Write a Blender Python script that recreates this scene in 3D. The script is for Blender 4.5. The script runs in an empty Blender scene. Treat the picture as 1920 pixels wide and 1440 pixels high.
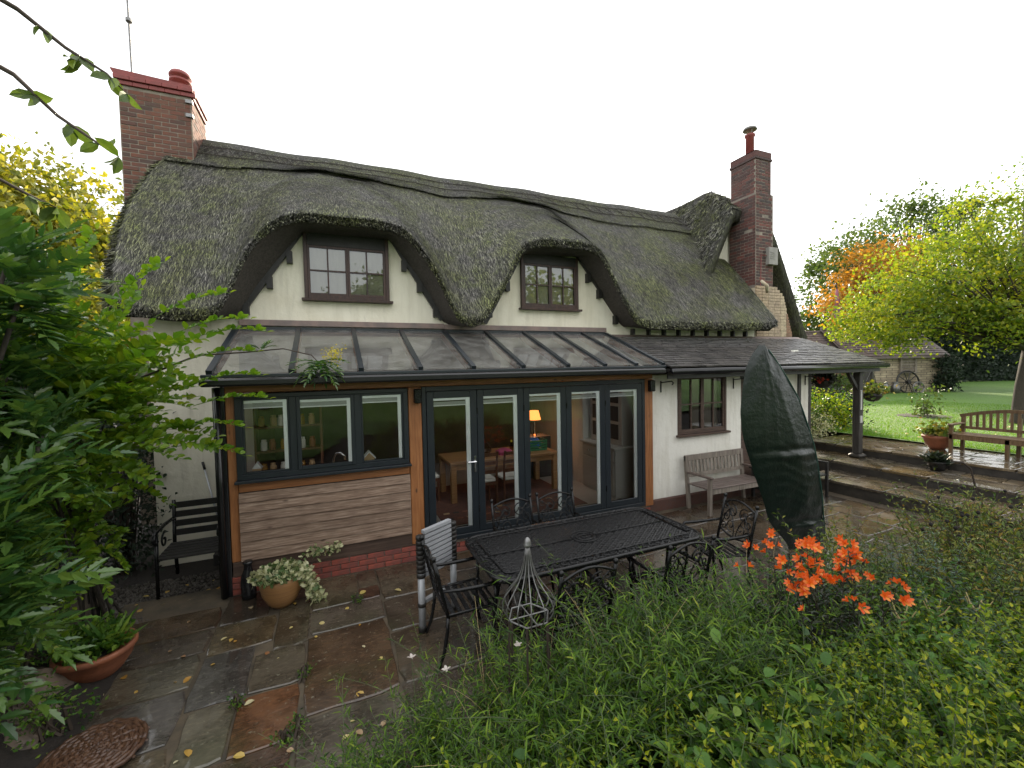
import bpy, math, random
import numpy as np
from mathutils import Matrix, Vector
R = math.radians
rng = np.random.default_rng(7)
random.seed(7)
scene = bpy.context.scene
col = scene.collection

# ------------------------------------------------------------------ camera
YAW, PITCH, ROLL = R(23.0), R(2.15), 0.02
fw = Vector((math.sin(YAW)*math.cos(PITCH), math.cos(YAW)*math.cos(PITCH), -math.sin(PITCH)))
r0 = Vector((math.cos(YAW), -math.sin(YAW), 0.0)); u0 = r0.cross(fw)
cr = math.cos(ROLL)*r0 - math.sin(ROLL)*u0
cu = math.sin(ROLL)*r0 + math.cos(ROLL)*u0
cam = bpy.data.cameras.new('camera'); cam.sensor_width = 36.0; cam.lens = 15.0
cam.clip_start = 0.05; cam.clip_end = 1500
cob = bpy.data.objects.new('camera', cam); col.objects.link(cob)
cob.matrix_world = Matrix(((cr.x, cu.x, -fw.x, 0), (cr.y, cu.y, -fw.y, 0), (cr.z, cu.z, -fw.z, 2.62), (0, 0, 0, 1)))
scene.camera = cob

# ------------------------------------------------------------------ sky, sun, exposure
SUN_EL, SUN_AZ = R(22.5), R(40)      # azimuth from +Y towards +X
w = bpy.data.worlds.new('World'); scene.world = w; w.use_nodes = True
nt = w.node_tree; nt.nodes.clear()
sky = nt.nodes.new('ShaderNodeTexSky'); sky.sky_type = 'NISHITA'; sky.sun_disc = False
sky.sun_elevation = SUN_EL; sky.sun_rotation = SUN_AZ; sky.dust_density = 3.0; sky.air_density = 1.0
hs = nt.nodes.new('ShaderNodeHueSaturation'); hs.inputs['Saturation'].default_value = 0.25
mx = nt.nodes.new('ShaderNodeMix'); mx.data_type = 'RGBA'; mx.inputs['Factor'].default_value = 0.9
mx.inputs['B'].default_value = (9.0, 9.1, 9.2, 1)      # even high cloud over the sky
bg = nt.nodes.new('ShaderNodeBackground'); bg.inputs['Strength'].default_value = 0.10
ow = nt.nodes.new('ShaderNodeOutputWorld')
nt.links.new(sky.outputs[0], hs.inputs['Color']); nt.links.new(hs.outputs[0], mx.inputs['A'])
nt.links.new(mx.outputs['Result'], bg.inputs[0]); nt.links.new(bg.outputs[0], ow.inputs[0])
sd = bpy.data.lights.new('sun', 'SUN'); sd.energy = 4.5; sd.angle = R(4); sd.color = (1.0, 0.86, 0.66)
so = bpy.data.objects.new('sun', sd); col.objects.link(so)
sdir = Vector((math.sin(SUN_AZ)*math.cos(SUN_EL), math.cos(SUN_AZ)*math.cos(SUN_EL), math.sin(SUN_EL)))
so.rotation_euler = sdir.to_track_quat('Z', 'Y').to_euler(); so.location = (30, 12, 20)
scene.view_settings.view_transform = 'Standard'; scene.view_settings.look = 'None'
scene.view_settings.gamma = 1.0; scene.view_settings.exposure = 1.2

# ------------------------------------------------------------------ helpers
OFF = {}
class MB:
    def __init__(s): s.V = []; s.F = []; s.n = 0
    def add(s, v, f):
        v = np.asarray(v, float).reshape(-1, 3); s.V.append(v)
        if isinstance(f, np.ndarray): s.F.append(f + s.n)
        else:
            by = {}
            for q in f: by.setdefault(len(q), []).append(q)
            for k in by: s.F.append(np.array(by[k], int) + s.n)
        s.n += len(v); return s
    def box(s, x0, x1, y0, y1, z0, z1):
        v = [(x0,y0,z0),(x1,y0,z0),(x1,y1,z0),(x0,y1,z0),(x0,y0,z1),(x1,y0,z1),(x1,y1,z1),(x0,y1,z1)]
        return s.add(v, [(0,3,2,1),(4,5,6,7),(0,1,5,4),(1,2,6,5),(2,3,7,6),(3,0,4,7)])
    def bbox(s, x0, x1, y0, y1, z0, z1, b=0.006):
        # box with chamfered vertical and horizontal edges (24 verts)
        v = []
        for z, ins in ((z0, b), (z0+b, 0), (z1-b, 0), (z1, b)):
            i = ins
            v += [(x0+i+b,y0+i,z),(x1-i-b,y0+i,z),(x1-i,y0+i+b,z),(x1-i,y1-i-b,z),(x1-i-b,y1-i,z),(x0+i+b,y1-i,z),(x0+i,y1-i-b,z),(x0+i,y0+i+b,z)]
        f = [tuple(range(7,-1,-1)), tuple(range(24,32))]
        for l in range(3):
            for k in range(8):
                a, c = l*8+k, l*8+(k+1)%8
                f.append((a, c, c+8, a+8))
        return s.add(v, f)
    def beam(s, a, b, w, h, up=(0,0,1)):
        a = np.array(a,float); b = np.array(b,float); d = b-a; L = np.linalg.norm(d); d /= L
        up = np.array(up,float); sx = np.cross(d, up); sx /= np.linalg.norm(sx); uz = np.cross(sx, d)
        v = []
        for p in (a, b):
            for i, j in ((-1,-1),(1,-1),(1,1),(-1,1)): v.append(p + sx*i*w/2 + uz*j*h/2)
        return s.add(v, [(3,2,1,0),(4,5,6,7),(0,1,5,4),(1,2,6,5),(2,3,7,6),(3,0,4,7)])
    def tube(s, path, rad, n=6, cap=True):
        P = np.array(path, float); m = len(P)
        r = np.full(m, rad, float) if np.isscalar(rad) else np.array(rad, float)
        T = np.gradient(P, axis=0); T /= (np.linalg.norm(T, axis=1)[:,None]+1e-12)
        a = np.array((0,0,1.)) if abs(T[0][2]) < .9 else np.array((1.,0,0))
        N = np.cross(T[0], a); N /= np.linalg.norm(N); V = []
        for i in range(m):
            N = N - T[i]*(N@T[i]); N /= (np.linalg.norm(N)+1e-12); B = np.cross(T[i], N)
            for k in range(n):
                t = 2*math.pi*k/n; V.append(P[i] + r[i]*(math.cos(t)*N + math.sin(t)*B))
        f = [(i*n+k, i*n+(k+1)%n, (i+1)*n+(k+1)%n, (i+1)*n+k) for i in range(m-1) for k in range(n)]
        if cap: f += [tuple(range(n-1,-1,-1)), tuple(range((m-1)*n, m*n))]
        return s.add(V, f)
    def lathe(s, prof, c=(0,0,0), n=20, closed=False):
        V = []
        for r_, z in prof:
            for k in range(n):
                t = 2*math.pi*k/n; V.append((c[0]+r_*math.cos(t), c[1]+r_*math.sin(t), c[2]+z))
        m = len(prof)
        f = [(i*n+k, i*n+(k+1)%n, (i+1)*n+(k+1)%n, (i+1)*n+k) for i in range(m-1) for k in range(n)]
        f += [tuple(range(n-1,-1,-1)), tuple(range((m-1)*n, m*n))]
        return s.add(V, f)
    def grid(s, P, flip=False):
        P = np.asarray(P, float); a, b = P.shape[:2]
        i = np.arange(a-1)[:,None]*b + np.arange(b-1)[None,:]; i = i.ravel()
        f = np.stack([i, i+1, i+b+1, i+b], 1)
        if flip: f = f[:, ::-1]
        return s.add(P.reshape(-1,3), f.copy())
    def prism(s, poly, y0, y1):
        # polygon in XZ (counter-clockwise seen from -Y) extruded along Y
        n = len(poly); v = [(x,y0,z) for x,z in poly] + [(x,y1,z) for x,z in poly]
        f = [tuple(range(n)), tuple(range(2*n-1,n-1,-1))] + [(k, k+n, (k+1)%n+n, (k+1)%n) for k in range(n)]
        return s.add(v, f)
    def scatter(s, tv, tf, P, X, Y, Z, sc):
        # copies of a small template: P positions, X/Y/Z frames, sc scale (N,) or (N,3)
        P = np.asarray(P,float); N = len(P); tv = np.asarray(tv,float); k = len(tv)
        sc = np.asarray(sc,float); sc = np.repeat(sc[:,None],3,1) if sc.ndim == 1 else sc
        L = tv[None]*sc[:,None,:]
        W = P[:,None,:] + L[...,0:1]*X[:,None,:] + L[...,1:2]*Y[:,None,:] + L[...,2:3]*Z[:,None,:]
        base = s.n; s.V.append(W.reshape(-1,3)); s.n += N*k
        by = {}
        for q in tf: by.setdefault(len(q), []).append(q)
        for kk in by:
            a = np.array(by[kk],int)
            s.F.append(((np.arange(N)*k)[:,None,None] + a[None]).reshape(-1,kk) + base)
        return s
    def mesh(s, name, smooth=False, off=None):
        me = bpy.data.meshes.new(name)
        V = np.concatenate(s.V) if s.V else np.zeros((0,3))
        if off is not None: V = V - np.asarray(off)[None]
        me.vertices.add(len(V)); me.vertices.foreach_set('co', V.ravel())
        li = np.concatenate([f.ravel() for f in s.F]); tot = np.concatenate([np.full(len(f), f.shape[1]) for f in s.F])
        st = np.concatenate([[0], np.cumsum(tot)[:-1]])
        me.loops.add(len(li)); me.loops.foreach_set('vertex_index', li.astype(np.int32))
        me.polygons.add(len(tot)); me.polygons.foreach_set('loop_start', st.astype(np.int32))
        me.update(calc_edges=True)
        me.polygons.foreach_set('use_smooth', np.full(len(tot), bool(smooth)))
        me.validate(); return me
    def build(s, name, m, parent=None, smooth=False, kind=None):
        off = OFF.get(parent) if parent is not None else None
        me = s.mesh(name, smooth, off)
        me.materials.append(MAT[m] if isinstance(m, str) else m)
        o = bpy.data.objects.new(name, me); col.objects.link(o)
        if parent is not None:
            o.parent = parent
            if off is not None: OFF[o] = off
        if kind: o['kind'] = kind
        return o

def tag(o, label, cat, group=None):
    o['label'] = label; o['category'] = cat
    if group: o['group'] = group
    return o
def thing(name, label, cat, loc=(0,0,0), group=None, world=True):
    o = bpy.data.objects.new(name, None); o.empty_display_size = .1; col.objects.link(o); o.location = loc
    if world: OFF[o] = tuple(loc)
    return tag(o, label, cat, group)
def inst(name, me, parent, loc, rot=None, scale=None):
    o = bpy.data.objects.new(name, me); col.objects.link(o); o.parent = parent
    off = OFF.get(parent, (0,0,0)) if parent is not None else (0,0,0)
    o.location = Vector(loc) - Vector(off)
    if rot is not None: o.rotation_euler = rot
    if scale is not None: o.scale = scale
    return o
def copy_tree(o, parent=None):
    c = o.copy(); col.objects.link(c); c.parent = parent
    for ch in list(o.children): copy_tree(ch, c)
    return c
def unit(a): return a/(np.linalg.norm(a, axis=-1, keepdims=True)+1e-9)
def frames(D, roll=None, upbias=None):
    # leaf frames: Y along D, Z the leaf normal
    D = unit(D); N = len(D)
    rnd = rng.normal(size=(N,3)) if roll is None else roll
    if upbias is not None: rnd = rnd + np.array((0,0,upbias))
    X = unit(np.cross(D, rnd)); Z = np.cross(X, D); return X, D, Z

# leaf templates: x across, y along, z normal
LEAF_D = ([(0,0,0),(-.5,.45,.06),(0,1,-.05),(.5,.45,.06)], [(0,3,2,1)])
LEAF_F = ([(0,0,0),(-.5,.42,.14),(0,.45,0),(.5,.42,.14),(0,1,-.08)], [(0,2,1),(0,3,2),(1,2,4),(2,3,4)])
LEAF_O = ([(0,0,0),(-.34,.2,.07),(0,.22,0),(.34,.2,.07),(-.48,.52,.09),(0,.52,.02),(.48,.52,.09),(-.3,.8,.03),(0,.8,-.02),(.3,.8,.03),(0,1,-.1)],
          [(0,2,1),(0,3,2),(1,2,5,4),(2,3,6,5),(4,5,8,7),(5,6,9,8),(7,8,10),(8,9,10)])
LEAF_L = ([(0,0,0),(-.5,.35,.08),(.5,.35,.08),(-.38,.7,-.02),(.38,.7,-.02),(0,1,-.16)], [(0,2,1),(1,2,4,3),(3,4,5)])
# ------------------------------------------------------------------ materials
MAT = {}
def nodes(name):
    m = bpy.data.materials.new(name); m.use_nodes = True; t = m.node_tree; t.nodes.clear()
    o = t.nodes.new('ShaderNodeOutputMaterial'); p = t.nodes.new('ShaderNodeBsdfPrincipled')
    t.links.new(p.outputs[0], o.inputs[0]); MAT[name] = m
    return m, t, p, o
def ramp(t, fac, stops):
    r = t.nodes.new('ShaderNodeValToRGB'); e = r.color_ramp.elements
    while len(e) < len(stops): e.new(0.5)
    for el, (pos, c) in zip(e, stops):
        el.position = pos; el.color = (c[0], c[1], c[2], 1)
    t.links.new(fac, r.inputs[0]); return r.outputs[0]
def noise(t, scale, detail=5, coord='Object', stretch=None, rough=.6, kind='noise', offset=None):
    tc = t.nodes.new('ShaderNodeTexCoord'); src = tc.outputs[coord]
    if stretch is not None or offset is not None:
        mp = t.nodes.new('ShaderNodeMapping')
        if stretch is not None: mp.inputs['Scale'].default_value = stretch
        t.links.new(src, mp.inputs[0]); src = mp.outputs[0]
        if offset is not None: t.links.new(offset, mp.inputs['Location'])
    n = t.nodes.new('ShaderNodeTexNoise'); n.inputs['Scale'].default_value = scale
    n.inputs['Detail'].default_value = detail; n.inputs['Roughness'].default_value = rough
    t.links.new(src, n.inputs['Vector']); return n.outputs['Fac']
def mixc(t, fac, a, b, mode='MIX'):
    n = t.nodes.new('ShaderNodeMix'); n.data_type = 'RGBA'; n.blend_type = mode
    for s, v in (('Factor', fac), ('A', a), ('B', b)):
        if isinstance(v, (int, float)): n.inputs[s].default_value = v
        elif isinstance(v, tuple): n.inputs[s].default_value = (v[0], v[1], v[2], 1)
        else: t.links.new(v, n.inputs[s])
    return n.outputs['Result']
def bump(t, p, h, strength=.3, dist=.01):
    b = t.nodes.new('ShaderNodeBump'); b.inputs['Strength'].default_value = strength; b.inputs['Distance'].default_value = dist
    t.links.new(h, b.inputs['Height']); t.links.new(b.outputs[0], p.inputs['Normal']); return b
def maprange(t, v, a, b, c, d):
    n = t.nodes.new('ShaderNodeMapRange'); t.links.new(v, n.inputs[0])
    for i, x in zip((1,2,3,4), (a,b,c,d)): n.inputs[i].default_value = x
    return n.outputs[0]
def simple(name, c, rough=.5, metal=0., var=None, scale=6., bmp=0., bscale=40., stretch=None, spec=None, rvar=0.):
    m, t, p, o = nodes(name)
    if var is not None:
        f = noise(t, scale, 6, stretch=stretch)
        t.links.new(ramp(t, f, [(.3, c), (.7, var)]), p.inputs['Base Color'])
        if rvar: t.links.new(maprange(t, f, .3, .7, rough-rvar, rough+rvar), p.inputs['Roughness'])
    else: p.inputs['Base Color'].default_value = (*c, 1)
    if not (var is not None and rvar): p.inputs['Roughness'].default_value = rough
    p.inputs['Metallic'].default_value = metal
    if spec is not None: p.inputs['Specular IOR Level'].default_value = spec
    if bmp: bump(t, p, noise(t, bscale, 6, stretch=stretch), bmp, .01)
    return m
def island(t):
    g = t.nodes.new('ShaderNodeNewGeometry'); return g.outputs['Random Per Island']
def objrand(t):
    g = t.nodes.new('ShaderNodeObjectInfo'); return g.outputs['Random']
def leafmat(name, stops, rough=.4, trans=.35, spec=.5, tint=(1.25,1.3,.6), src='island', patch=1.6):
    m, t, p, o = nodes(name)
    fac = objrand(t)
    if src == 'island':      # leaf by leaf, and whole sprays together
        a = t.nodes.new('ShaderNodeMath'); a.operation = 'MULTIPLY'; a.inputs[1].default_value = .6; t.links.new(island(t), a.inputs[0])
        b = t.nodes.new('ShaderNodeMath'); b.operation = 'ADD'; t.links.new(a.outputs[0], b.inputs[0]); t.links.new(maprange(t, noise(t, patch, 3), .32, .68, 0, .4), b.inputs[1]); fac = b.outputs[0]
    c = ramp(t, fac, stops)
    c = mixc(t, maprange(t, noise(t, 9, 3), .3, .7, 0, .35), c, (.6,.6,.6), 'MULTIPLY')
    t.links.new(c, p.inputs['Base Color']); p.inputs['Roughness'].default_value = rough
    p.inputs['Specular IOR Level'].default_value = spec
    tr = t.nodes.new('ShaderNodeBsdfTranslucent'); t.links.new(mixc(t, 1.0, c, tint, 'MULTIPLY'), tr.inputs[0])
    ms = t.nodes.new('ShaderNodeMixShader'); ms.inputs[0].default_value = trans
    t.links.new(p.outputs[0], ms.inputs[1]); t.links.new(tr.outputs[0], ms.inputs[2]); t.links.new(ms.outputs[0], o.inputs[0])
    return m
def glass(name, tint=(.85,.9,.88), ior=1.7, dirt_sheen=0., rough=0.):
    m, t, p, o = nodes(name); t.nodes.remove(p)
    tr = t.nodes.new('ShaderNodeBsdfTransparent'); tr.inputs[0].default_value = (*tint, 1)
    gl = t.nodes.new('ShaderNodeBsdfGlossy'); gl.inputs['Roughness'].default_value = rough
    gl.inputs['Color'].default_value = (.95,.97,1,1)
    fr = t.nodes.new('ShaderNodeFresnel'); fr.inputs[0].default_value = ior
    ms = t.nodes.new('ShaderNodeMixShader'); t.links.new(fr.outputs[0], ms.inputs[0])
    t.links.new(tr.outputs[0], ms.inputs[1]); t.links.new(gl.outputs[0], ms.inputs[2])
    out = ms.outputs[0]
    if dirt_sheen:
        df = t.nodes.new('ShaderNodeBsdfDiffuse'); df.inputs[0].default_value = (.62,.61,.57,1)  # pale film: dusty pane, plus reflected sky brightness put into the colour
        f = maprange(t, noise(t, 5, 8), .35, .75, dirt_sheen*.3, dirt_sheen)
        m2 = t.nodes.new('ShaderNodeMixShader'); t.links.new(f, m2.inputs[0]); t.links.new(out, m2.inputs[1]); t.links.new(df.outputs[0], m2.inputs[2]); out = m2.outputs[0]
    t.links.new(out, o.inputs[0]); return m

def plaster(name, c, dark):
    m, t, p, o = nodes(name)
    f = noise(t, .9, 8); g = noise(t, 2.2, 6, stretch=(3, 3, .35))
    cc = ramp(t, f, [(.35, dark), (.55, c)]); cc = mixc(t, maprange(t, g, .48, .72, 0, .38), cc, (.45,.41,.31)); cc = mixc(t, maprange(t, noise(t, 7, 8, stretch=(2,2,.25)), .6, .75, 0, .3), cc, (.3,.28,.22))
    t.links.new(cc, p.inputs['Base Color']); p.inputs['Roughness'].default_value = .85
    bump(t, p, noise(t, 9, 9), .35, .03)
plaster('plaster_cream', (.76,.72,.60), (.68,.63,.50))
plaster('plaster_white', (.78,.76,.69), (.68,.66,.58))
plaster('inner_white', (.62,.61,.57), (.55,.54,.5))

def thatch(name, islandvar):
    m, t, p, o = nodes(name)
    big = noise(t, .8, 6); fine = noise(t, 26, 6, stretch=(1, 1, .3)); moss = noise(t, 1.3, 8, rough=.7)
    base = ramp(t, fine, [(.3, (.014,.0135,.012)), (.55, (.05,.049,.045)), (.75, (.11,.108,.1))])
    if islandvar: base = ramp(t, island(t), [(0, (.008,.0078,.007)), (.3, (.022,.0215,.02)), (.5, (.075,.073,.069)), (.8, (.2,.196,.183)), (1, (.42,.41,.385))])
    tint = mixc(t, maprange(t, moss, .42, .6, 0, .9), (1.0,.98,.93), (1.0,1.12,.42))
    tint = mixc(t, maprange(t, big, .42, .66, 0, .8), tint, mixc(t, 1.0, tint, (.62,.6,.55), 'MULTIPLY'))
    tint = mixc(t, maprange(t, noise(t, 3.5, 6, rough=.7), .52, .7, 0, .7), tint, (.85,1.05,.3))
    c = mixc(t, 1.0, base, tint, 'MULTIPLY')
    t.links.new(c, p.inputs['Base Color']); p.inputs['Roughness'].default_value = .55 if islandvar else .75
    p.inputs['Specular IOR Level'].default_value = .5 if islandvar else .3
    bump(t, p, fine, .9, .05)
thatch('thatch', False); thatch('thatch_reed', True)
simple('thatch_under', (.03,.026,.022), .95, var=(.07,.06,.05), scale=30, bmp=.8, bscale=60)

def brickmat(name, stops, src, soot=.5):
    m, t, p, o = nodes(name)
    c = ramp(t, objrand(t) if src == 'obj' else island(t), stops)
    c = mixc(t, maprange(t, noise(t, 14, 8), .4, .7, 0, .6), c, (.07,.055,.05))
    if soot: c = mixc(t, maprange(t, noise(t, 1.6, 6, 'Generated' if False else 'Object'), .45, .7, 0, soot), c, (.05,.042,.038))
    t.links.new(c, p.inputs['Base Color']); p.inputs['Roughness'].default_value = .8
    bump(t, p, noise(t, 60, 6), .5, .008)
OLD = [(0, (.11,.042,.028)), (.3, (.17,.06,.035)), (.55, (.085,.038,.028)), (.8, (.2,.08,.045)), (1, (.045,.032,.028))]
DARK = [(0, (.05,.028,.026)), (.35, (.12,.038,.03)), (.65, (.04,.03,.029)), (.85, (.075,.035,.03)), (1, (.18,.052,.038))]
RED = [(0, (.25,.055,.038)), (.5, (.3,.07,.045)), (1, (.21,.05,.04))]
CREAM = [(0, (.5,.4,.26)), (.4, (.6,.5,.34)), (.75, (.3,.17,.1)), (1, (.55,.46,.33))]
for nm, st in (('brick_old', OLD), ('brick_dark', DARK), ('brick_red', RED), ('brick_cream', CREAM)):
    brickmat(nm, st, 'obj', .0); brickmat(nm+'_rest', st, 'island', .0)
simple('mortar', (.28,.24,.19), .9, var=(.14,.12,.1), scale=5, bmp=.5)
simple('mortar_dark', (.3,.26,.21), .9, var=(.13,.11,.095), scale=5, bmp=.5)
simple('plaster_lime', (.6,.55,.43), .9, var=(.42,.33,.22), scale=4, bmp=.6, bscale=20)
simple('red_paint', (.26,.045,.04), .55, var=(.17,.035,.03), scale=9, bmp=.2)
simple('terracotta', (.3,.1,.045), .6, var=(.17,.06,.03), scale=7, bmp=.2, rvar=.15)
simple('glazed_tan', (.33,.17,.06), .45, var=(.22,.11,.045), scale=12, bmp=.25, bscale=70, stretch=(.2,.2,6))
def wood(name, a, b, c, rough=.6, axis=0, sc=3.0, knots=True):
    m, t, p, o = nodes(name)
    st = [12, 12, 12]; st[axis] = .8
    oi = t.nodes.new('ShaderNodeObjectInfo'); cx = t.nodes.new('ShaderNodeCombineXYZ')
    mu = t.nodes.new('ShaderNodeMath'); mu.operation = 'MULTIPLY'; mu.inputs[1].default_value = 37.0
    t.links.new(oi.outputs['Random'], mu.inputs[0])
    for k in range(3): t.links.new(mu.outputs[0], cx.inputs[k])
    g = noise(t, sc, 7, stretch=tuple(st), offset=cx.outputs[0]); blot = noise(t, 2.4, 5, offset=cx.outputs[0])
    cc = ramp(t, g, [(.3, a), (.5, b), (.7, c)]); cc = mixc(t, maprange(t, blot, .5, .75, 0, .55), cc, a)
    if knots:
        vn = t.nodes.new('ShaderNodeTexVoronoi'); vn.inputs['Scale'].default_value = 2.6
        tc = t.nodes.new('ShaderNodeTexCoord'); mp = t.nodes.new('ShaderNodeMapping'); ks = [2.2,2.2,2.2]; ks[axis] = 1.0; mp.inputs['Scale'].default_value = ks
        t.links.new(tc.outputs['Object'], mp.inputs[0]); t.links.new(cx.outputs[0], mp.inputs['Location']); t.links.new(mp.outputs[0], vn.inputs['Vector'])
        cc = mixc(t, maprange(t, vn.outputs['Distance'], .04, .12, .85, 0), cc, (.05,.026,.016))
    cc = mixc(t, maprange(t, oi.outputs['Random'], 0, 1, 0, .38), cc, mixc(t, 1.0, cc, (.45,.42,.4), 'MULTIPLY'))
    t.links.new(cc, p.inputs['Base Color']); p.inputs['Roughness'].default_value = rough
    bump(t, p, g, .35, .006)
wood('board_wood', (.1,.06,.038), (.235,.155,.108), (.38,.285,.215), .7, 0, 5.0)
wood('oak_post', (.2,.075,.025), (.33,.13,.042), (.42,.19,.075), .5, 2)
wood('oak_beam', (.2,.075,.025), (.33,.13,.042), (.4,.18,.07), .5, 0)
wood('oak_dark', (.045,.028,.02), (.085,.05,.035), (.13,.085,.06), .65, 0, knots=False)
wood('table_oak', (.3,.15,.06), (.42,.22,.09), (.5,.29,.13), .45, 0, knots=False)
wood('chair_wood', (.1,.04,.02), (.15,.06,.03), (.2,.09,.045), .4, 2, knots=False)
wood('bench_grey', (.12,.1,.08), (.235,.2,.165), (.33,.285,.24), .7, 2, knots=False)
wood('bench_seat', (.07,.05,.042), (.13,.095,.08), (.2,.16,.14), .35, 0, knots=False)
wood('teak', (.075,.042,.02), (.13,.078,.038), (.19,.125,.065), .4, 2, knots=False)
wood('window_brown', (.02,.009,.007), (.042,.018,.012), (.075,.034,.022), .45, 2, knots=False)
wood('post_grey', (.018,.016,.014), (.035,.031,.027), (.06,.054,.048), .6, 2, knots=False)
simple('stump_wood', (.12,.095,.07), .85, var=(.05,.04,.03), scale=8, bmp=.8)
simple('anthracite', (.011,.0155,.02), .36, var=(.015,.02,.025), scale=3)
simple('black_gloss', (.008,.008,.009), .22, var=(.012,.012,.013), scale=4)
simple('black_metal', (.004,.004,.0042), .24, var=(.008,.008,.0085), scale=20, rvar=.08, bmp=.1, bscale=90, spec=.32)
simple('black_wood', (.008,.0075,.007), .5, var=(.02,.018,.016), scale=8, bmp=.3)
simple('white_pvc', (.85,.86,.86), .35); simple('blind_grey', (.42,.42,.42), .5)
simple('aluminium', (.42,.43,.45), .4, .35, var=(.34,.35,.37), scale=6); simple('galvanised', (.26,.26,.26), .42, .8, var=(.12,.115,.11), scale=18)
simple('chrome', (.75,.75,.76), .15, 1.0); simple('lead', (.14,.115,.11), .5, .2, var=(.24,.17,.15), scale=5, bmp=.3)
simple('grey_cap', (.2,.19,.18), .6, var=(.1,.1,.09)); simple('grey_vent', (.3,.29,.26), .6, var=(.22,.21,.19))
simple('dresser_grey', (.40,.39,.36), .5); simple('white_cloth', (.7,.68,.62), .9); simple('sign_grey', (.5,.5,.47), .5)
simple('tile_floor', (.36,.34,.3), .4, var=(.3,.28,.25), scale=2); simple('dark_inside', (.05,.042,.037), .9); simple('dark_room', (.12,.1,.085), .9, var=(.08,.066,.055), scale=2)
simple('green_crate', (.03,.16,.07), .5); simple('blue_bag', (.03,.12,.38), .5); simple('pink_cloth', (.4,.06,.14), .8); simple('amber', (.3,.16,.03), .15); simple('pale_wood', (.5,.33,.17), .6)
simple('soil', (.022,.016,.012), .9, var=(.011,.008,.006), scale=14, bmp=1, bscale=30)
simple('gravel', (.1,.085,.07), .6, var=(.045,.04,.035), scale=30, bmp=.6)
simple('rock', (.17,.12,.085), .7, var=(.08,.065,.055), scale=6, bmp=.9, bscale=14)
simple('bark', (.06,.048,.037), .9, var=(.03,.025,.02), scale=14, bmp=1, bscale=30, stretch=(3,3,.6))
simple('stem_green', (.06,.085,.03), .6); simple('stem_dark', (.03,.02,.014), .7); simple('stem_straw', (.42,.33,.16), .7); simple('seed_black', (.008,.006,.005), .9)
simple('twig', (.05,.035,.025), .8)
simple('wicker', (.12,.06,.032), .4, var=(.045,.022,.014), scale=30)
simple('rug_base', (.2,.08,.05), .95, var=(.09,.05,.045), scale=22)
m, t, p, o = nodes('lamp_shade'); p.inputs['Base Color'].default_value = (.8,.35,.12,1); p.inputs['Emission Color'].default_value = (1,.28,.06,1); p.inputs['Emission Strength'].default_value = 1.1
glass('window_glass', (.95,.97,.96), 1.6); glass('old_glass', (.7,.72,.7), 2.0, 0, .005); glass('roof_glass', (.9,.91,.9), 1.8, .2, .015)
glass('bottle_glass', (.6,.42,.15), 1.5)
# wet tarpaulin
m, t, p, o = nodes('tarp'); f = noise(t, 19, 4, rough=.6); f2 = noise(t, 3, 5, stretch=(1,1,2.4))
t.links.new(ramp(t, f2, [(.3, (.0032,.008,.006)), (.7, (.0045,.0115,.0085))]), p.inputs['Base Color']); p.inputs['Roughness'].default_value = .33
bump(t, p, f, .55, .014)
simple('tarp_seam', (.02,.06,.045), .4)
# wet flagstones: colour comes from the object colour (each slab its own stone)
m, t, p, o = nodes('flagstone'); oi = t.nodes.new('ShaderNodeObjectInfo')
cx = t.nodes.new('ShaderNodeCombineXYZ'); mu = t.nodes.new('ShaderNodeMath'); mu.operation = 'MULTIPLY'; mu.inputs[1].default_value = 53.0
t.links.new(oi.outputs['Random'], mu.inputs[0]); t.links.new(mu.outputs[0], cx.inputs[0]); t.links.new(mu.outputs[0], cx.inputs[1])
a = noise(t, 2.2, 9, offset=cx.outputs[0], rough=.68); b = noise(t, 14, 8, offset=cx.outputs[0], stretch=(1,2.5,1)); l = noise(t, 22, 3, offset=cx.outputs[0])
c = mixc(t, maprange(t, a, .42, .6, 0, .9), oi.outputs['Color'], mixc(t, 1.0, oi.outputs['Color'], (.34,.31,.29), 'MULTIPLY'))
c = mixc(t, maprange(t, b, .5, .75, 0, .55), c, mixc(t, 1.0, oi.outputs['Color'], (2.0,1.9,1.75), 'MULTIPLY'))
c = mixc(t, maprange(t, l, .63, .7, 0, .6), c, (.2,.19,.14))
c = mixc(t, maprange(t, noise(t, .9, 6, offset=cx.outputs[0]), .52, .68, 0, .45), c, (.035,.042,.018))
t.links.new(c, p.inputs['Base Color'])
t.links.new(maprange(t, noise(t, 1.5, 6, offset=cx.outputs[0]), .35, .65, .07, .38), p.inputs['Roughness']); p.inputs['Specular IOR Level'].default_value = .45
bump(t, p, b, .35, .014)
p.inputs['Coat Weight'].default_value = .55; p.inputs['Coat Roughness'].default_value = .05
simple('joint', (.11,.082,.05), .8, var=(.03,.025,.018), scale=4, bmp=.6, bscale=40)
simple('riser_stone', (.045,.038,.03), .5, var=(.02,.018,.015), scale=8, bmp=.7, bscale=18)
# slates
def slatemat(name, src):
    m, t, p, o = nodes(name)
    c = ramp(t, objrand(t) if src == 'obj' else island(t), [(0, (.028,.025,.025)), (.5, (.048,.043,.042)), (1, (.08,.071,.066))])
    c = mixc(t, maprange(t, noise(t, 16, 7), .5, .75, 0, .4), c, (.1,.092,.08)); t.links.new(c, p.inputs['Base Color'])
    p.inputs['Roughness'].default_value = .3; p.inputs['Specular IOR Level'].default_value = .6; bump(t, p, noise(t, 30, 7), .5, .01)
slatemat('slate', 'obj'); slatemat('slate_rest', 'island')
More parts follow.
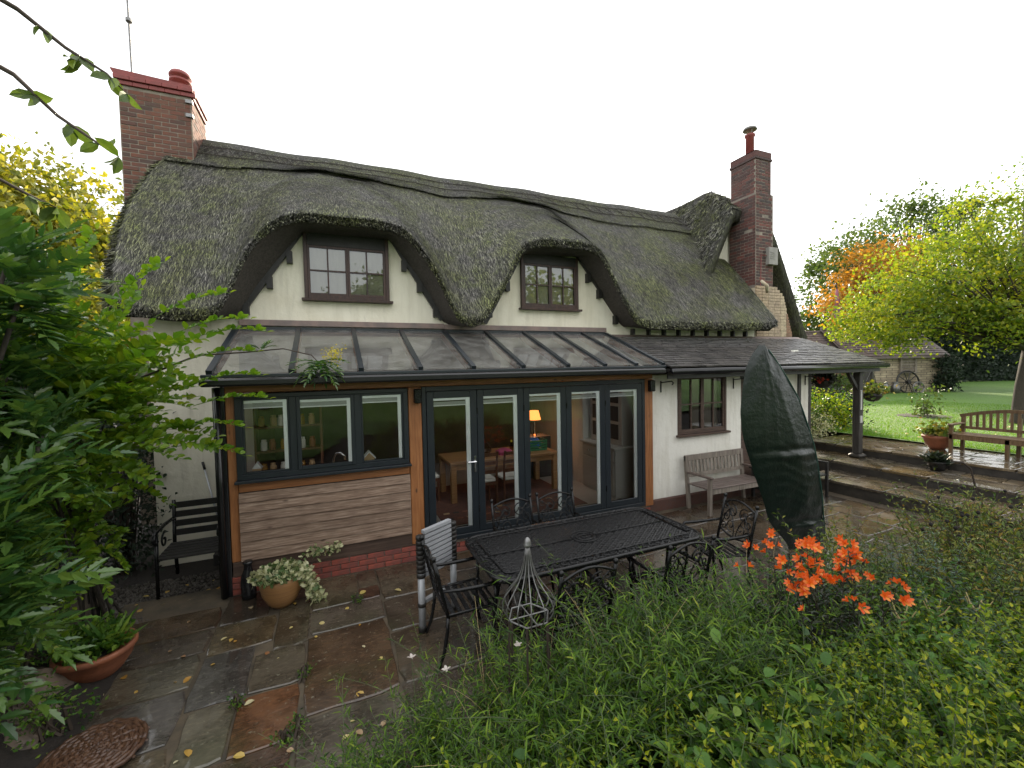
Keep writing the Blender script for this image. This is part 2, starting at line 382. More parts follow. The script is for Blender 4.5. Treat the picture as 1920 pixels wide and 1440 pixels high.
# grass, ground
m, t, p, o = nodes('lawn'); f = noise(t, .35, 8); g = noise(t, 60, 4)
c = ramp(t, f, [(.3, (.07,.17,.012)), (.7, (.13,.26,.02))]); c = mixc(t, maprange(t, g, .3, .7, 0, .6), c, (.03,.075,.01))
t.links.new(c, p.inputs['Base Color']); p.inputs['Roughness'].default_value = .7; bump(t, p, g, .9, .05)
leafmat('grass_blade', [(0, (.09,.2,.012)), (.6, (.14,.29,.02)), (1, (.24,.32,.03))], .45, .45)
# foliage
leafmat('leaf_mahonia', [(.1, (.012,.05,.018)), (.4, (.045,.115,.032)), (.7, (.1,.18,.035)), (1, (.2,.26,.04))], .2, .33, .7, patch=2.5)
leafmat('leaf_oval', [(.1, (.05,.13,.014)), (.4, (.11,.22,.018)), (.7, (.2,.3,.022)), (.95, (.32,.36,.025)), (1, (.4,.3,.02))], .36, .48, .4)
leafmat('leaf_narrow', [(.12, (.01,.03,.004)), (.38, (.04,.1,.008)), (.62, (.1,.19,.014)), (.85, (.22,.3,.03)), (1, (.4,.38,.06))], .4, .38, .25, patch=3)
leafmat('leaf_lime', [(.12, (.018,.055,.006)), (.38, (.085,.17,.012)), (.64, (.24,.31,.018)), (.92, (.58,.52,.03))], .45, .45, .3)
leafmat('leaf_dark', [(0, (.012,.022,.014)), (.6, (.025,.035,.02)), (.9, (.05,.05,.03)), (1, (.08,.05,.04))], .3, .15)
leafmat('leaf_euphorbia', [(0, (.03,.075,.05)), (.6, (.06,.115,.08)), (1, (.1,.16,.1))], .4, .25)
leafmat('leaf_autumn', [(0, (.03,.07,.014)), (.4, (.09,.14,.02)), (.65, (.2,.21,.03)), (.82, (.3,.17,.03)), (.93, (.22,.07,.03)), (1, (.38,.3,.2))], .45, .3)
leafmat('leaf_yellow', [(0, (.08,.13,.02)), (.35, (.17,.2,.025)), (.65, (.34,.32,.035)), (1, (.48,.41,.05))], .5, .5, tint=(1.2,1.15,.5), patch=.9)
leafmat('leaf_orange', [(0, (.22,.18,.03)), (.35, (.34,.2,.03)), (.7, (.44,.25,.035)), (1, (.5,.34,.05))], .5, .5, tint=(1.4,1.0,.5))
leafmat('leaf_acer', [(0, (.05,.1,.012)), (.35, (.12,.19,.018)), (.7, (.27,.3,.022)), (1, (.46,.37,.03))], .45, .55, patch=.8)
leafmat('leaf_tree', [(0, (.04,.08,.02)), (.5, (.075,.12,.025)), (1, (.15,.18,.04))], .5, .4)
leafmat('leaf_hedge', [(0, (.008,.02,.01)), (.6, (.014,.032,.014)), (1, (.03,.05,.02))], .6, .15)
leafmat('leaf_pot', [(.12, (.015,.05,.01)), (.4, (.06,.15,.018)), (.65, (.12,.22,.025)), (.9, (.22,.3,.04))], .42, .35, .3)
leafmat('leaf_ivy', [(0, (.05,.1,.03)), (.35, (.1,.16,.05)), (.5, (.5,.5,.27)), (1, (.62,.6,.4))], .4, .25, tint=(1,1,.7))
leafmat('petal', [(0, (.62,.03,.018)), (.3, (.72,.07,.018)), (.6, (.8,.19,.02)), (1, (.84,.4,.05))], .4, .35, tint=(1.1,.8,.6))
leafmat('petal_yellow', [(0, (.6,.5,.03)), (1, (.75,.62,.05))], .5, .4, tint=(1,1,.5)); leafmat('petal_white', [(0, (.6,.5,.46)), (1, (.7,.66,.6))], .5, .4, tint=(1,1,1))
leafmat('petal_red', [(0, (.5,.04,.03)), (1, (.6,.1,.05))], .5, .3, tint=(1,.8,.8))
leafmat('fallen', [(0, (.4,.2,.03)), (.4, (.5,.38,.1)), (.7, (.55,.5,.33)), (1, (.25,.1,.03))], .4, .15, src='obj')
# far stonework and tiles (too far away to tell the pieces apart)
m, t, p, o = nodes('far_stone')
bt = t.nodes.new('ShaderNodeTexBrick'); bt.inputs['Scale'].default_value = 1.0; bt.inputs['Brick Width'].default_value = .38; bt.inputs['Row Height'].default_value = .14; bt.inputs['Mortar Size'].default_value = .012
bt.inputs['Color1'].default_value = (.5,.42,.29,1); bt.inputs['Color2'].default_value = (.34,.28,.2,1); bt.inputs['Mortar'].default_value = (.12,.1,.075,1)
tc = t.nodes.new('ShaderNodeTexCoord'); sp = t.nodes.new('ShaderNodeSeparateXYZ'); cb = t.nodes.new('ShaderNodeCombineXYZ'); ad = t.nodes.new('ShaderNodeMath')
t.links.new(tc.outputs['Object'], sp.inputs[0]); t.links.new(sp.outputs[0], ad.inputs[0]); t.links.new(sp.outputs[1], ad.inputs[1]); t.links.new(ad.outputs[0], cb.inputs[0]); t.links.new(sp.outputs[2], cb.inputs[1])
t.links.new(cb.outputs[0], bt.inputs['Vector']); t.links.new(mixc(t, maprange(t, noise(t, 3, 8), .35, .7, 0, .6), bt.outputs[0], (.15,.12,.09)), p.inputs['Base Color']); p.inputs['Roughness'].default_value = .9
bump(t, p, bt.outputs['Fac'], -.6, .03)
simple('far_brick', (.26,.12,.075), .9, var=(.17,.09,.06), scale=5, bmp=.5)
simple('far_tile', (.16,.12,.105), .5, var=(.09,.075,.07), scale=3, bmp=.5)
simple('flag_cloth', (.3,.05,.05), .8, var=(.12,.1,.16), scale=3)
# ------------------------------------------------------------------ ground
ZP = -0.05                                    # top of the patio slabs
def smooth(a, b, x): t = np.clip((x-a)/(b-a), 0, 1); return t*t*(3-2*t)
def ground_h(x, y):
    x = np.asarray(x,float); y = np.asarray(y,float)
    bank = smooth(2.9, -0.6, y)*0.95*smooth(-0.9, 0.4, x)          # planted bank rising towards the upper lawn
    left = smooth(-1.55, -3.2, x)*smooth(6.6, 4.2, y)*0.75         # shrub bank on the left
    lawn = smooth(12.6, 13.4, x)*.60
    back = smooth(0.6, -1.2, y)*0.95
    h = np.maximum(np.maximum(bank, back), left)
    h = np.maximum(h, lawn) - .11
    return h
gx = np.concatenate([np.linspace(-400,-12,14), np.linspace(-10,16,105), np.linspace(18,60,22), np.linspace(80,600,12)])
gy = np.concatenate([np.linspace(-400,-12,14), np.linspace(-8,12,81), np.linspace(14,60,24), np.linspace(80,600,12)])
GX, GY = np.meshgrid(gx, gy); g = MB(); g.grid(np.stack([GX,GY,ground_h(GX,GY)],-1))
o = g.build('ground', 'soil', smooth=True); o['kind'] = 'structure'
# the lawns
lx = np.concatenate([np.linspace(13.2,30,30), np.linspace(34,120,14)]); ly = np.concatenate([np.linspace(-12,20,50), np.linspace(24,120,12)])
LX, LY = np.meshgrid(lx, ly); LZ = .60 + .02*np.sin(LX*.9)*np.sin(LY*.7) + np.clip((LX-20)*.006,0,.4)
lm = MB(); lm.grid(np.stack([LX,LY,LZ],-1)); o = lm.build('lawn', 'lawn', smooth=True); o['kind'] = 'structure'
def lawn_z(x, y): return .60 + .02*np.sin(x*.9)*np.sin(y*.7) + np.clip((x-20)*.006,0,.4)
lx = np.linspace(-40,40,161); ly = np.concatenate([np.linspace(-60,-3,40),np.linspace(-2.7,-.3,9)]); LX, LY = np.meshgrid(lx, ly)
lm = MB(); lm.grid(np.stack([LX,LY,np.where(LX>12,.93,ground_h(LX,LY)+.05)],-1)); o = lm.build('upper_lawn', 'lawn', smooth=True); o['kind'] = 'structure'
N = 60000; gp = np.stack([13.3 + 13*rng.random(N)**1.5, -1 + 13*rng.random(N)], 1)
P = np.column_stack([gp, lawn_z(gp[:,0], gp[:,1])]); D = rng.normal(size=(N,3))*.45 + np.array((0,0,1.))
X, Y, Z = frames(D); gb = MB(); gb.scatter([(-.5,0,0),(.5,0,0),(0,1,0)], [(0,1,2)], P, X, Y, Z, np.column_stack([np.full(N,.012), .03+.045*rng.random(N), np.ones(N)]))
o = gb.build('lawn_grass', 'grass_blade', kind='stuff'); tag(o, 'short bright green grass blades on the lawn beyond the steps', 'grass')
# gravel and bare stones beside the extension
N = 2600; gp = np.stack([-2.9 + 1.6*rng.random(N), 5.75 + 1.2*rng.random(N)], 1)
P = np.column_stack([gp, ground_h(gp[:,0], gp[:,1])+.005]); D = rng.normal(size=(N,3)); X, Y, Z = frames(D)
PEB = ([(-.5,-.4,-.2),(.5,-.35,-.25),(.4,.5,-.2),(-.45,.4,-.25),(0,0,.45),(0.1,0,-.5)], [(0,1,4),(1,2,4),(2,3,4),(3,0,4),(1,0,5),(2,1,5),(3,2,5),(0,3,5)])
gb = MB(); gb.scatter(*PEB, P, X, Y, Z, .012+.03*rng.random(N)); o = gb.build('gravel', 'gravel', kind='stuff'); tag(o, 'dark wet gravel and grit between black bench and patio slabs', 'gravel')

# ------------------------------------------------------------------ patio slabs
pm = MB(); pm.box(-2.3, 9.45, 2.2, 6.3, ZP-.06, ZP-.014)
patio = pm.build('patio', 'joint'); patio['kind'] = 'structure'
def slab_mesh(w, d, h=.05, jit=.012):
    b = .008; pts = []
    cs = [(-w/2,-d/2),(w/2,-d/2),(w/2,d/2),(-w/2,d/2)]
    ring = []
    for i in range(4):
        (x0,y0),(x1,y1) = cs[i], cs[(i+1)%4]
        for f in (0.04,.3,.55,.78):
            e = rng.normal()*jit*.45
            nx, ny = (y1-y0), -(x1-x0); L = math.hypot(nx,ny)
            ring.append((x0+(x1-x0)*f + nx/L*e, y0+(y1-y0)*f + ny/L*e))
    n = len(ring); V = []
    for z, s_ in ((-h,1.0),(-b,1.0),(0,1-2*b/min(w,d))):
        for x,y in ring: V.append((x*s_,y*s_,z + (rng.normal()*.0015 if z == 0 else 0)))
    V.append((0,0,0.0005)); F = []
    for l in range(2):
        for k in range(n): F.append((l*n+k, l*n+(k+1)%n, (l+1)*n+(k+1)%n, (l+1)*n+k))
    F += [(2*n+k, 2*n+(k+1)%n, 3*n) for k in range(n)]
    m_ = MB(); m_.add(V, F); return m_.mesh('flagstone')
STONES = [(.064,.048,.03),(.054,.044,.031),(.074,.052,.028),(.052,.042,.033),(.066,.043,.026),(.046,.038,.03),(.08,.058,.034)]
BROWN = (.14,.055,.022); RUST = (.085,.035,.022); PURPLE = (.07,.036,.03); GREY = (.08,.08,.08); PALE = (.105,.098,.072); YEL = (.12,.088,.04)
def slab(x0, x1, y0, y1, c=None, parent=patio, z=ZP, j=.012, tilt=.004):
    gap = .014
    me = slab_mesh(x1-x0-gap, y1-y0-gap, jit=j); me.materials.append(MAT['flagstone'])
    o = inst('flagstone', me, parent, ((x0+x1)/2, (y0+y1)/2, z + rng.normal()*.0015), (rng.normal()*tilt, rng.normal()*tilt, rng.normal()*.004))
    if c is None: c = STONES[rng.integers(len(STONES))]
    c = tuple((.62*a_+.38*b_) for a_,b_ in zip(c, (.064,.044,.027)))
    v = .9+.25*rng.random(); o.color = (c[0]*v, c[1]*v, c[2]*v, 1)
    return o
# left end, as laid
for a in [(-2.2,-1.2,5.28,5.75,None),(-2.2,-1.2,4.86,5.28,None),(-2.2,-1.2,4.35,4.86,(.1,.095,.07)),(-2.2,-1.18,3.72,4.35,GREY),(-2.2,-1.12,3.0,3.72,(.12,.1,.07)),(-2.2,-1.1,2.25,3.0,None),
          (-1.2,-.72,5.3,5.95,None),(-.72,-.3,5.55,5.95,None),(-1.2,-.62,4.78,5.3,(.08,.062,.034)),(-.62,-.3,4.62,5.55,(.09,.08,.055)),(-1.2,-.62,4.78,4.785,None),
          (-1.18,-.75,4.05,4.78,(.062,.066,.068)),(-.75,-.3,4.05,4.62,(.07,.064,.048)),(-1.12,-.78,3.42,4.05,PALE),(-.78,-.32,3.42,4.05,BROWN),(-1.1,-.34,2.95,3.42,PURPLE),(-1.1,-.34,2.25,2.95,RUST),
          (-.3,.22,5.2,5.95,(.1,.085,.055)),(.22,.47,5.5,5.95,(.1,.085,.06)),(.22,.47,5.2,5.5,RUST),(-.3,.47,4.72,5.2,(.085,.072,.06)),(-.3,.47,3.6,4.72,(.075,.042,.022)),(-.32,.47,3.0,3.6,(.075,.068,.055)),(-.32,.47,2.25,3.0,None),
          (.47,1.15,5.1,5.95,(.1,.085,.06)),(.47,.9,4.45,5.1,None),(.9,1.35,4.45,5.1,None)]:
    if a[3]-a[2] > .05: slab(*a)
# the rest, coursed
x = .47; first = True
for cw in (.88,.7,.85,.62,.9,.75,.66,.9,.7,.82,.9):
    y = 5.95 if not first else 4.45
    if first: x1 = 1.35
    else: x1 = x+cw
    while y > 2.3:
        h = rng.choice([.42,.55,.68,.8]); y0 = max(y-h, 2.25)
        if y-y0 > .15: slab(x, min(x1,9.4), y0, y, None if x < 5 else [STONES[k] for k in range(7)][rng.integers(7)])
        y = y0
    if first:
        slab(1.15, x1, 5.1, 5.95); first = False
    x = x1
    if x > 9.2: break
# steps up to the lawn: three broad flights running back from the bed to the porch
SX = (9.4, 10.42, 11.5, 13.45)
for k in range(3):
    zt = .19*(k+1)
    m_ = MB(); m_.box(SX[k], SX[k+1]+(.0 if k == 2 else .02), 1.2, 7.4 if k else 6.1, ZP-.1, zt-.052)
    st = m_.build('stone_step', 'riser_stone'); tag(st, ('lowest','middle','uppermost')[k]+' broad stone step of wet flagstones, '+('rising from the patio','carrying the porch post','level with the lawn')[k], 'step', None)
    cols = [SX[k]-.035, (SX[k]+SX[k+1])/2 + .08, SX[k+1]-.0] if k < 2 else [SX[k]-.035, 12.15, 12.85, 13.5]
    for i in range(len(cols)-1):
        y = 7.35 if k else 6.05
        while y > 1.3:
            h = rng.choice([.55,.75,.95,1.15]); y0 = max(y-h, 1.2)
            if y-y0 > .15: slab(cols[i], cols[i+1], y0, y, [YEL,(.13,.1,.055),(.11,.088,.055),(.1,.09,.07)][rng.integers(4)], st, zt, .008, .003)
            y = y0

# ------------------------------------------------------------------ the thatched cottage
YW = 7.45
cot = thing('cottage', 'cream rendered cottage with a dark mossy thatched roof and two brick chimneys', 'house', (3.6, 9.5, 0))
LIP = np.array([(-2.78,3.5),(-2.5,3.4),(-1.86,3.34),(-1.42,3.36),(-1.25,3.62),(-1.08,4.12),(-.88,4.43),(-.65,4.67),(-.42,4.77),(-.19,4.8),(.17,4.8),(.68,4.82),(1.06,4.77),(1.27,4.62),(1.49,4.35),(1.77,3.88),(1.93,3.45),(2.09,3.34),(2.33,3.33),(2.45,3.42),(2.65,3.7),(2.93,4.14),(3.1,4.56),(3.22,4.71),(3.59,4.81),(4.19,4.82),(4.62,4.81),(4.88,4.66),(5.06,4.34),(5.34,3.88),(5.69,3.44),(6.05,3.36),(7.21,3.37),(9.14,3.4),(9.66,3.44),(9.85,3.5)])
INN = np.array([(-2.78,3.5),(-1.3,3.42),(-1.21,3.42),(-1.02,3.74),(-.33,4.78),(.98,4.80),(1.63,3.86),(1.85,3.45),(2.0,3.4),(2.5,3.4),(2.6,3.42),(3.36,4.74),(4.61,4.82),(5.62,3.55),(5.75,3.45),(9.85,3.45)])
XS = np.linspace(-2.78, 9.85, 254)
def sm(a, k=3):
    ker = np.ones(k)/k; return np.convolve(np.pad(a, k//2, mode='edge'), ker, 'valid')
zl = sm(np.interp(XS, LIP[:,0], LIP[:,1]), 5); zi = np.interp(XS, INN[:,0], INN[:,1])
RY, RZ = 10.05, 7.10
wob = .035*np.sin(XS*1.7)+.025*np.sin(XS*4.1+1)
ss = np.linspace(0,1,46)
SG = np.linspace(0, 1.03, 53); ZT = []      # lip height, blurred more and more towards the ridge
for g_ in SG:
    sg = (.03 + .85*max(0, 1-g_)**.85)/(XS[1]-XS[0]); kk = np.arange(-int(3*sg)-1, int(3*sg)+2); kw = np.exp(-.5*(kk/sg)**2); kw /= kw.sum()
    ZT.append(np.convolve(np.pad(zl, len(kk)//2, mode='edge'), kw, 'valid'))
ZT = np.array(ZT)
def lipz(X, s_):
    X = np.asarray(X,float); fi = np.clip(s_/1.03,0,.9999)*52; i = fi.astype(int); fx = np.clip((X-XS[0])/(XS[-1]-XS[0]),0,.99999)*(len(XS)-1); j = fx.astype(int); a = fi-i; b = fx-j
    return (ZT[i,j]*(1-a)+ZT[i+1,j]*a)*(1-b)+(ZT[i,j+1]*(1-a)+ZT[i+1,j+1]*a)*b
def roof_pt(X, s_):
    X = np.asarray(X,float); s_ = np.broadcast_to(np.asarray(s_,float), X.shape); yl = 6.97 + .015*np.sin(X*2.3)
    dz = lipz(X, s_) + .17 - 3.53
    y = RY + (yl-RY)*s_; z = RZ + np.interp(X, XS, wob)*(1-s_)*.4 + (3.53-RZ)*s_ + dz*np.clip(s_,0,1.1)**1.2*smooth(-.08,.36,s_)
    bul = .13*np.sin(np.pi*np.clip(s_,0,1)) + np.clip(dz/1.3,0,1)*.03*np.sin(np.pi*np.clip((s_-.4)/.6,0,1))
    y = y - bul*.55; z = z + bul*.75 + (.012*np.sin(X*6.3+s_*9)+.01*np.sin(X*2.9-s_*14))*np.sin(np.pi*np.clip(s_,0,1))
    # hipped-in verge at both ends
    return y, z
X2, S2 = np.meshgrid(XS, ss); yy, zz = roof_pt(X2, S2)
# ridge end by the left chimney comes in a little
XX = X2.copy(); XX += np.clip((-2.2-XX)/.58,0,1)*np.where(XX < -2.3, .42*(1-S2)**2.2, 0) + .3*S2**3*np.clip((-2.0-XX)/.78,0,1)
outer = np.stack([XX, yy, zz], -1)
lip = []
yl0, zl0 = outer[-1,:,1], outer[-1,:,2]
for dy, dz in ((-.035,-.05),(-.04,-.11),(-.015,-.16),(.03,-.185)): lip.append(np.stack([XX[-1], yl0+dy, zl0+dz], -1))
for f in (.4,.75,1.0): lip.append(np.stack([XX[-1], yl0+.03+(YW+.04-yl0-.03)*f, (zl0-.185)*(1-f)+zi*f], -1))
front = np.concatenate([outer, np.array(lip[:2])], 0)
tm = MB(); tm.grid(front, flip=True)
bk = np.linspace(0,1,14); yb = RY + (13.2-RY)*bk; zb = RZ + (3.5-RZ)*bk + .13*np.sin(np.pi*bk)
back = np.stack([np.stack([XS+np.where(XS<-2.3,.42*(1-b)**2.2*np.clip((-2.3-XS)/.48,0,1),0), np.full_like(XS,y), np.full_like(XS,z)+wob*(1-b)*.4],-1) for b,y,z in zip(bk,yb,zb)])
tm.grid(back)
# verge ends: rounded thickness, left and right
for side, idx in ((-1, 0), (1, -1)):
    prof = np.concatenate([outer[::-1, idx], back[1:, idx]])
    rings = [prof]
    cen = np.array([0, RY, 5.0])
    for dx, inn in ((.07,.06),(.09,.16),(.05,.28),(0,.36)):
        q = prof.copy(); q[:,0] += side*dx
        q[:,2] -= inn*.75; q[:,1] += np.sign(RY-q[:,1])*inn*.5*np.clip(abs(RY-q[:,1])/.6,0,1); rings.append(q)
    rings.append(rings[-1] - np.array([side*.45,0,0])*1.0)
    tm.grid(np.array(rings), flip=(side < 0))
roof = tm.build('thatched_roof', 'thatch', cot, smooth=True)
um = MB(); um.grid(np.array(lip[1:]), flip=True); um.build('thatch_underside', 'thatch_under', cot, smooth=True)
# loose reed ends all over the coat
def reed_on(pts_fn, n, parent, x0, x1, s0=.02, s1=1.0, Lr=(.10,.22), wid=.013, lift=.16, off=0.0, name='reed_ends', mat='thatch_reed'):
    X = x0+(x1-x0)*rng.random(n); s_ = s0+(s1-s0)*rng.random(n); e = .01
    y, z = pts_fn(X, s_); y1, z1 = pts_fn(X, np.minimum(s_+e, 1.02)); y2, z2 = pts_fn(X+.02, s_)
    T = unit(np.column_stack([np.zeros(n), y1-y, z1-z])); U = unit(np.column_stack([np.full(n,.02), y2-y, z2-z])); Nn = unit(np.cross(T, U)); Nn *= np.sign(Nn[:,2:3]+1e-9)
    xx = X + np.clip((-2.2-X)/.58,0,1)*np.where(X < -2.3, .42*(1-s_)**2.2, 0) + .3*s_**3*np.clip((-2.0-X)/.78,0,1)
    D = unit(T + U*rng.normal(size=(n,1))*.17 + Nn*(lift*(.3+rng.random((n,1)))))
    Lg = Lr[0]+(Lr[1]-Lr[0])*rng.random(n)
    Xf = unit(np.cross(D, Nn)); Zf = np.cross(Xf, D)
    P = np.column_stack([xx,y,z]) + Nn*(off-.002)
    m_ = MB(); m_.scatter([(-.5,0,0),(.5,0,0),(.15,1,0)], [(0,1,2)], P, Xf, D, Zf, np.column_stack([wid*(.6+.9*rng.random(n)), Lg, np.ones(n)]))
    return m_.build(name, mat, parent, kind='stuff')
reed_on(roof_pt, 300000, roof, -2.78, 9.85, Lr=(.08,.2), wid=.012, lift=.1)
# cut ends round the lip
n = 26000; X = -2.48+12.28*rng.random(n); j = rng.random(n)
zt_ = np.interp(X, XS, zl0); yt_ = np.interp(X, XS, yl0)
P = np.column_stack([X, yt_-.035+.02*rng.normal(size=n), zt_-.16*j]); D = np.column_stack([rng.normal(size=n)*.3, -.35-.5*j, -.7*np.ones(n)])
Xf, Yf, Zf = frames(D); m_ = MB(); m_.scatter([(-.5,0,0),(.5,0,0),(0,1,0)], [(0,1,2)], P, Xf, Yf, Zf, np.column_stack([.012+.01*rng.random(n), .025+.035*rng.random(n), np.ones(n)]))
m_.build('reed_ends', 'thatch_reed', roof, kind='stuff')
# reed ends on the verge (left)
n = 9000; s_ = rng.random(n); y, z = roof_pt(np.full(n,-2.78), s_)
P = np.column_stack([-2.78+.42*(1-s_)**2.2+.3*s_**3 - .08*rng.random(n), y, z-.05-.2*rng.random(n)]); D = np.column_stack([-.4-.3*rng.random(n), -.5*np.ones(n), -.6*np.ones(n)]) + rng.normal(size=(n,3))*.25
Xf, Yf, Zf = frames(D); m_ = MB(); m_.scatter([(-.5,0,0),(.5,0,0),(0,1,0)], [(0,1,2)], P, Xf, Yf, Zf, np.column_stack([.014+.01*rng.random(n), .06+.08*rng.random(n), np.ones(n)])); m_.build('reed_ends', 'thatch_reed', roof, kind='stuff')
# block-cut ridge
def cap_pt(X, s_):
    y, z = roof_pt(X, s_); return y-.02, z+.036
XC = np.linspace(-2.78, 9.7, 160); capb = .225 + .012*np.sin(XC*5.1)+.01*np.sin(XC*11.7)
rows = []
for f in np.linspace(0,1,9):
    s_ = capb*f; y, z = cap_pt(XC, s_); rows.append(np.stack([XC+np.where(XC<-2.3,.42*(1-s_)**2.2*np.clip((-2.3-XC)/.48,0,1),0), y, z+.02*np.exp(-(f/.2)**2)],-1))
last = rows[-1].copy(); last[:,2] -= .06; last[:,1] += .03; rows.append(last)
bkr = []
for f in np.linspace(1,0,6)[:-1]:
    b = .225*f; bkr.append(np.stack([XC+np.where(XC<-2.3,.42*(1-b)**2.2*np.clip((-2.3-XC)/.48,0,1),0), np.full_like(XC, RY+(13.2-RY)*b+.035), np.full_like(XC, RZ+(3.5-RZ)*b+.13*np.sin(np.pi*b)+.065)+np.interp(XC,XS,wob)*.4],-1))
cm = MB(); cm.grid(np.array(bkr+rows), flip=True); cap = cm.build('thatch_ridge', 'thatch', cot, smooth=True)
reed_on(cap_pt, 90000, cap, -2.75, 9.7, 0.0, .235, (.07,.18), .0135, .15, .0)
for s_ in (.07,.155):
    y, z = cap_pt(XC, np.full_like(XC, s_)); m_ = MB(); m_.tube(np.column_stack([XC+np.where(XC<-2.3,.42*(1-s_)**2.2*np.clip((-2.3-XC)/.48,0,1),0), y-.012, z+.02]), .009, 5); m_.build('hazel_rod', 'thatch_under', cap)
m_ = MB()
for k in range(70):
    X = -2.7+12.3*k/70*(.35 if k < 40 else 1); 
    a = cap_pt(np.array([X]), np.array([.075])); b = cap_pt(np.array([X+(.12 if k%2 else -.12)]), np.array([.15]))
    m_.tube([(max(X,-2.4), a[0][0]-.015, a[1][0]+.022), (max(X,-2.4)+(.12 if k%2 else -.12), b[0][0]-.015, b[1][0]+.022)], .006, 4)
m_.build('cross_spars', 'thatch_under', cap, kind='stuff')

# walls of the main range
wm = MB(); V = []; 
xs = XS[(XS > -2.32) & (XS < 9.8)]; top = np.interp(xs, XS, zi)+.10
wm.grid(np.stack([np.stack([xs, np.full_like(xs,YW), np.full_like(xs,3.22)],-1), np.stack([xs, np.full_like(xs,YW), top],-1)]), flip=False)
wm.box(-2.32,-1.25,YW,YW+.3,-.1,3.218); wm.box(5.2,9.8,YW,YW+.3,2.5,3.218); wm.box(-2.32,-2.02,YW+.3,12.8,-.1,3.5)
wm.box(9.2,12.2,8.42,8.7,2.6,5.6); wm.box(12.0,12.2,8.7,13,.3,3.6); wm.box(-2.3,12.2,12.7,12.9,0,3.6)
wm.prism([(8.4,4.2),(12.2,3.6),(11.1,5.9),(10.75,6.5),(9.85,6.5),(9.2,5.6)], 8.4, 8.6)
wm.build('wall', 'plaster_cream', cot)
# brackets and rafter ends under the thatch
bw = MB(); bw.box(-.04,.04,-.1,0,-.13,.05); bme = bw.mesh('rafter_end'); bme.materials.append(MAT['black_wood'])
for x, z in ((-1.12,3.62),(-.8,4.02),(-.52,4.42),(1.2,4.42),(1.45,4.08),(1.72,3.66),(2.72,3.68),(3.08,4.18),(4.86,4.45),(5.12,4.14),(5.52,3.62)):
    inst('rafter_end', bme, cot, (x, YW-.002, z))
for x in np.arange(5.9, 9.5, .42): inst('rafter_end', bme, cot, (x, YW-.08, 3.36), None, (.6,1,.7))
# barge boards in the dormer gables
for a in [((-1.24,3.42),(-.36,4.76)),((1.0,4.82),(1.84,3.46)),((2.62,3.42),(3.36,4.72)),((4.64,4.8),(5.7,3.5))]:
    m_ = MB(); (x0,z0),(x1,z1) = a; m_.beam((x0,YW-.05,z0+.03),(x1,YW-.05,z1+.03),.09,.05,(0,1,0)); m_.build('barge_board', 'black_wood', cot)

def casement(par, x0, x1, y, z0, z1, glassz, lights=2, cols=2, rowsn=2, name='window', fr='window_brown', sill=True, fw_=.055, gm='old_glass', d=.07):
    # a timber casement window: dark head board above the glass, frame, bars and a pane in every square
    m_ = MB(); yf = y-d
    m_.bbox(x0,x0+fw_,yf,y+.06,z0,z1,.004); m_.bbox(x1-fw_,x1,yf,y+.06,z0,z1,.004); m_.bbox(x0+fw_,x1-fw_,yf+.003,y+.06,z0,z0+fw_,.004); 
    wobj = m_.build(name, fr, par)
    hd = MB(); hd.bbox(x0+fw_,x1-fw_,yf+.003,y+.06,glassz,z1,.004); hd.build('head_board', 'black_wood', wobj)
    lw = (x1-x0-2*fw_)/lights; dk = MB(); dk.box(x0+.02,x1-.02,y+.3,y+.32,z0,z1); 
    for i in range(lights):
        a = x0+fw_+i*lw; b = a+lw; s_ = MB(); q = .035
        s_.box(a+.002,a+q,yf+.012,y+.02,z0+fw_,glassz); s_.box(b-q,b-.002,yf+.012,y+.02,z0+fw_,glassz); s_.box(a+q,b-q,yf+.014,y+.02,z0+fw_,z0+fw_+q); s_.box(a+q,b-q,yf+.014,y+.02,glassz-q,glassz)
        s_.build('casement_frame', fr, wobj)
        W = (b-a-2*q); H = glassz-z0-fw_-2*q
        for c in range(1, cols): g_ = MB(); xx = a+q+W*c/cols; g_.box(xx-.011,xx+.011,yf+.018,y+.01,z0+fw_+q,glassz-q); g_.build('glazing_bar', fr, wobj)
        for r_ in range(1, rowsn): g_ = MB(); zq = z0+fw_+q+H*r_/rowsn; g_.box(a+q,b-q,yf+.02,y+.008,zq-.011,zq+.011); g_.build('glazing_bar', fr, wobj)
        for c in range(cols):
            for r_ in range(rowsn):
                g_ = MB(); px = a+q+W*c/cols; pz = z0+fw_+q+H*r_/rowsn; ty = rng.normal()*.002; tx = rng.normal()*.002
                g_.add([(px,yf+.035+ty,pz),(px+W/cols,yf+.035-ty,pz),(px+W/cols,yf+.035-ty+tx,pz+H/rowsn),(px,yf+.035+ty+tx,pz+H/rowsn)], [(0,1,2,3)]); g_.build('pane', gm, wobj)
    if sill: s_ = MB(); s_.bbox(x0-.04,x1+.05,yf-.06,y+.01,z0-.04,z0-.002,.005); s_.build('sill', fr, wobj)
    return wobj
w1 = casement(cot, -.33, .95, YW, 3.77, 4.79, 4.60)
w2 = casement(cot, 3.37, 4.62, YW, 3.76, 4.78, 4.60)
# rooms behind: pale curtains and dark inside
for (a,b) in ((-.33,.95),(3.37,4.62)):
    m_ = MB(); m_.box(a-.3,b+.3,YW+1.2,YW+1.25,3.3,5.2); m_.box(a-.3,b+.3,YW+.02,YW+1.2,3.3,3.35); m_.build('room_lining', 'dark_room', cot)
    for xx in (a+.07, b-.27):
        c_ = MB(); k = np.linspace(0,.2,17); c_.grid(np.stack([np.stack([xx+k, YW+.1+.018*np.sin(k*140), np.full_like(k,zq)],-1) for zq in (3.8,4.62)])); c_.build('curtain', 'white_cloth', cot, smooth=True)
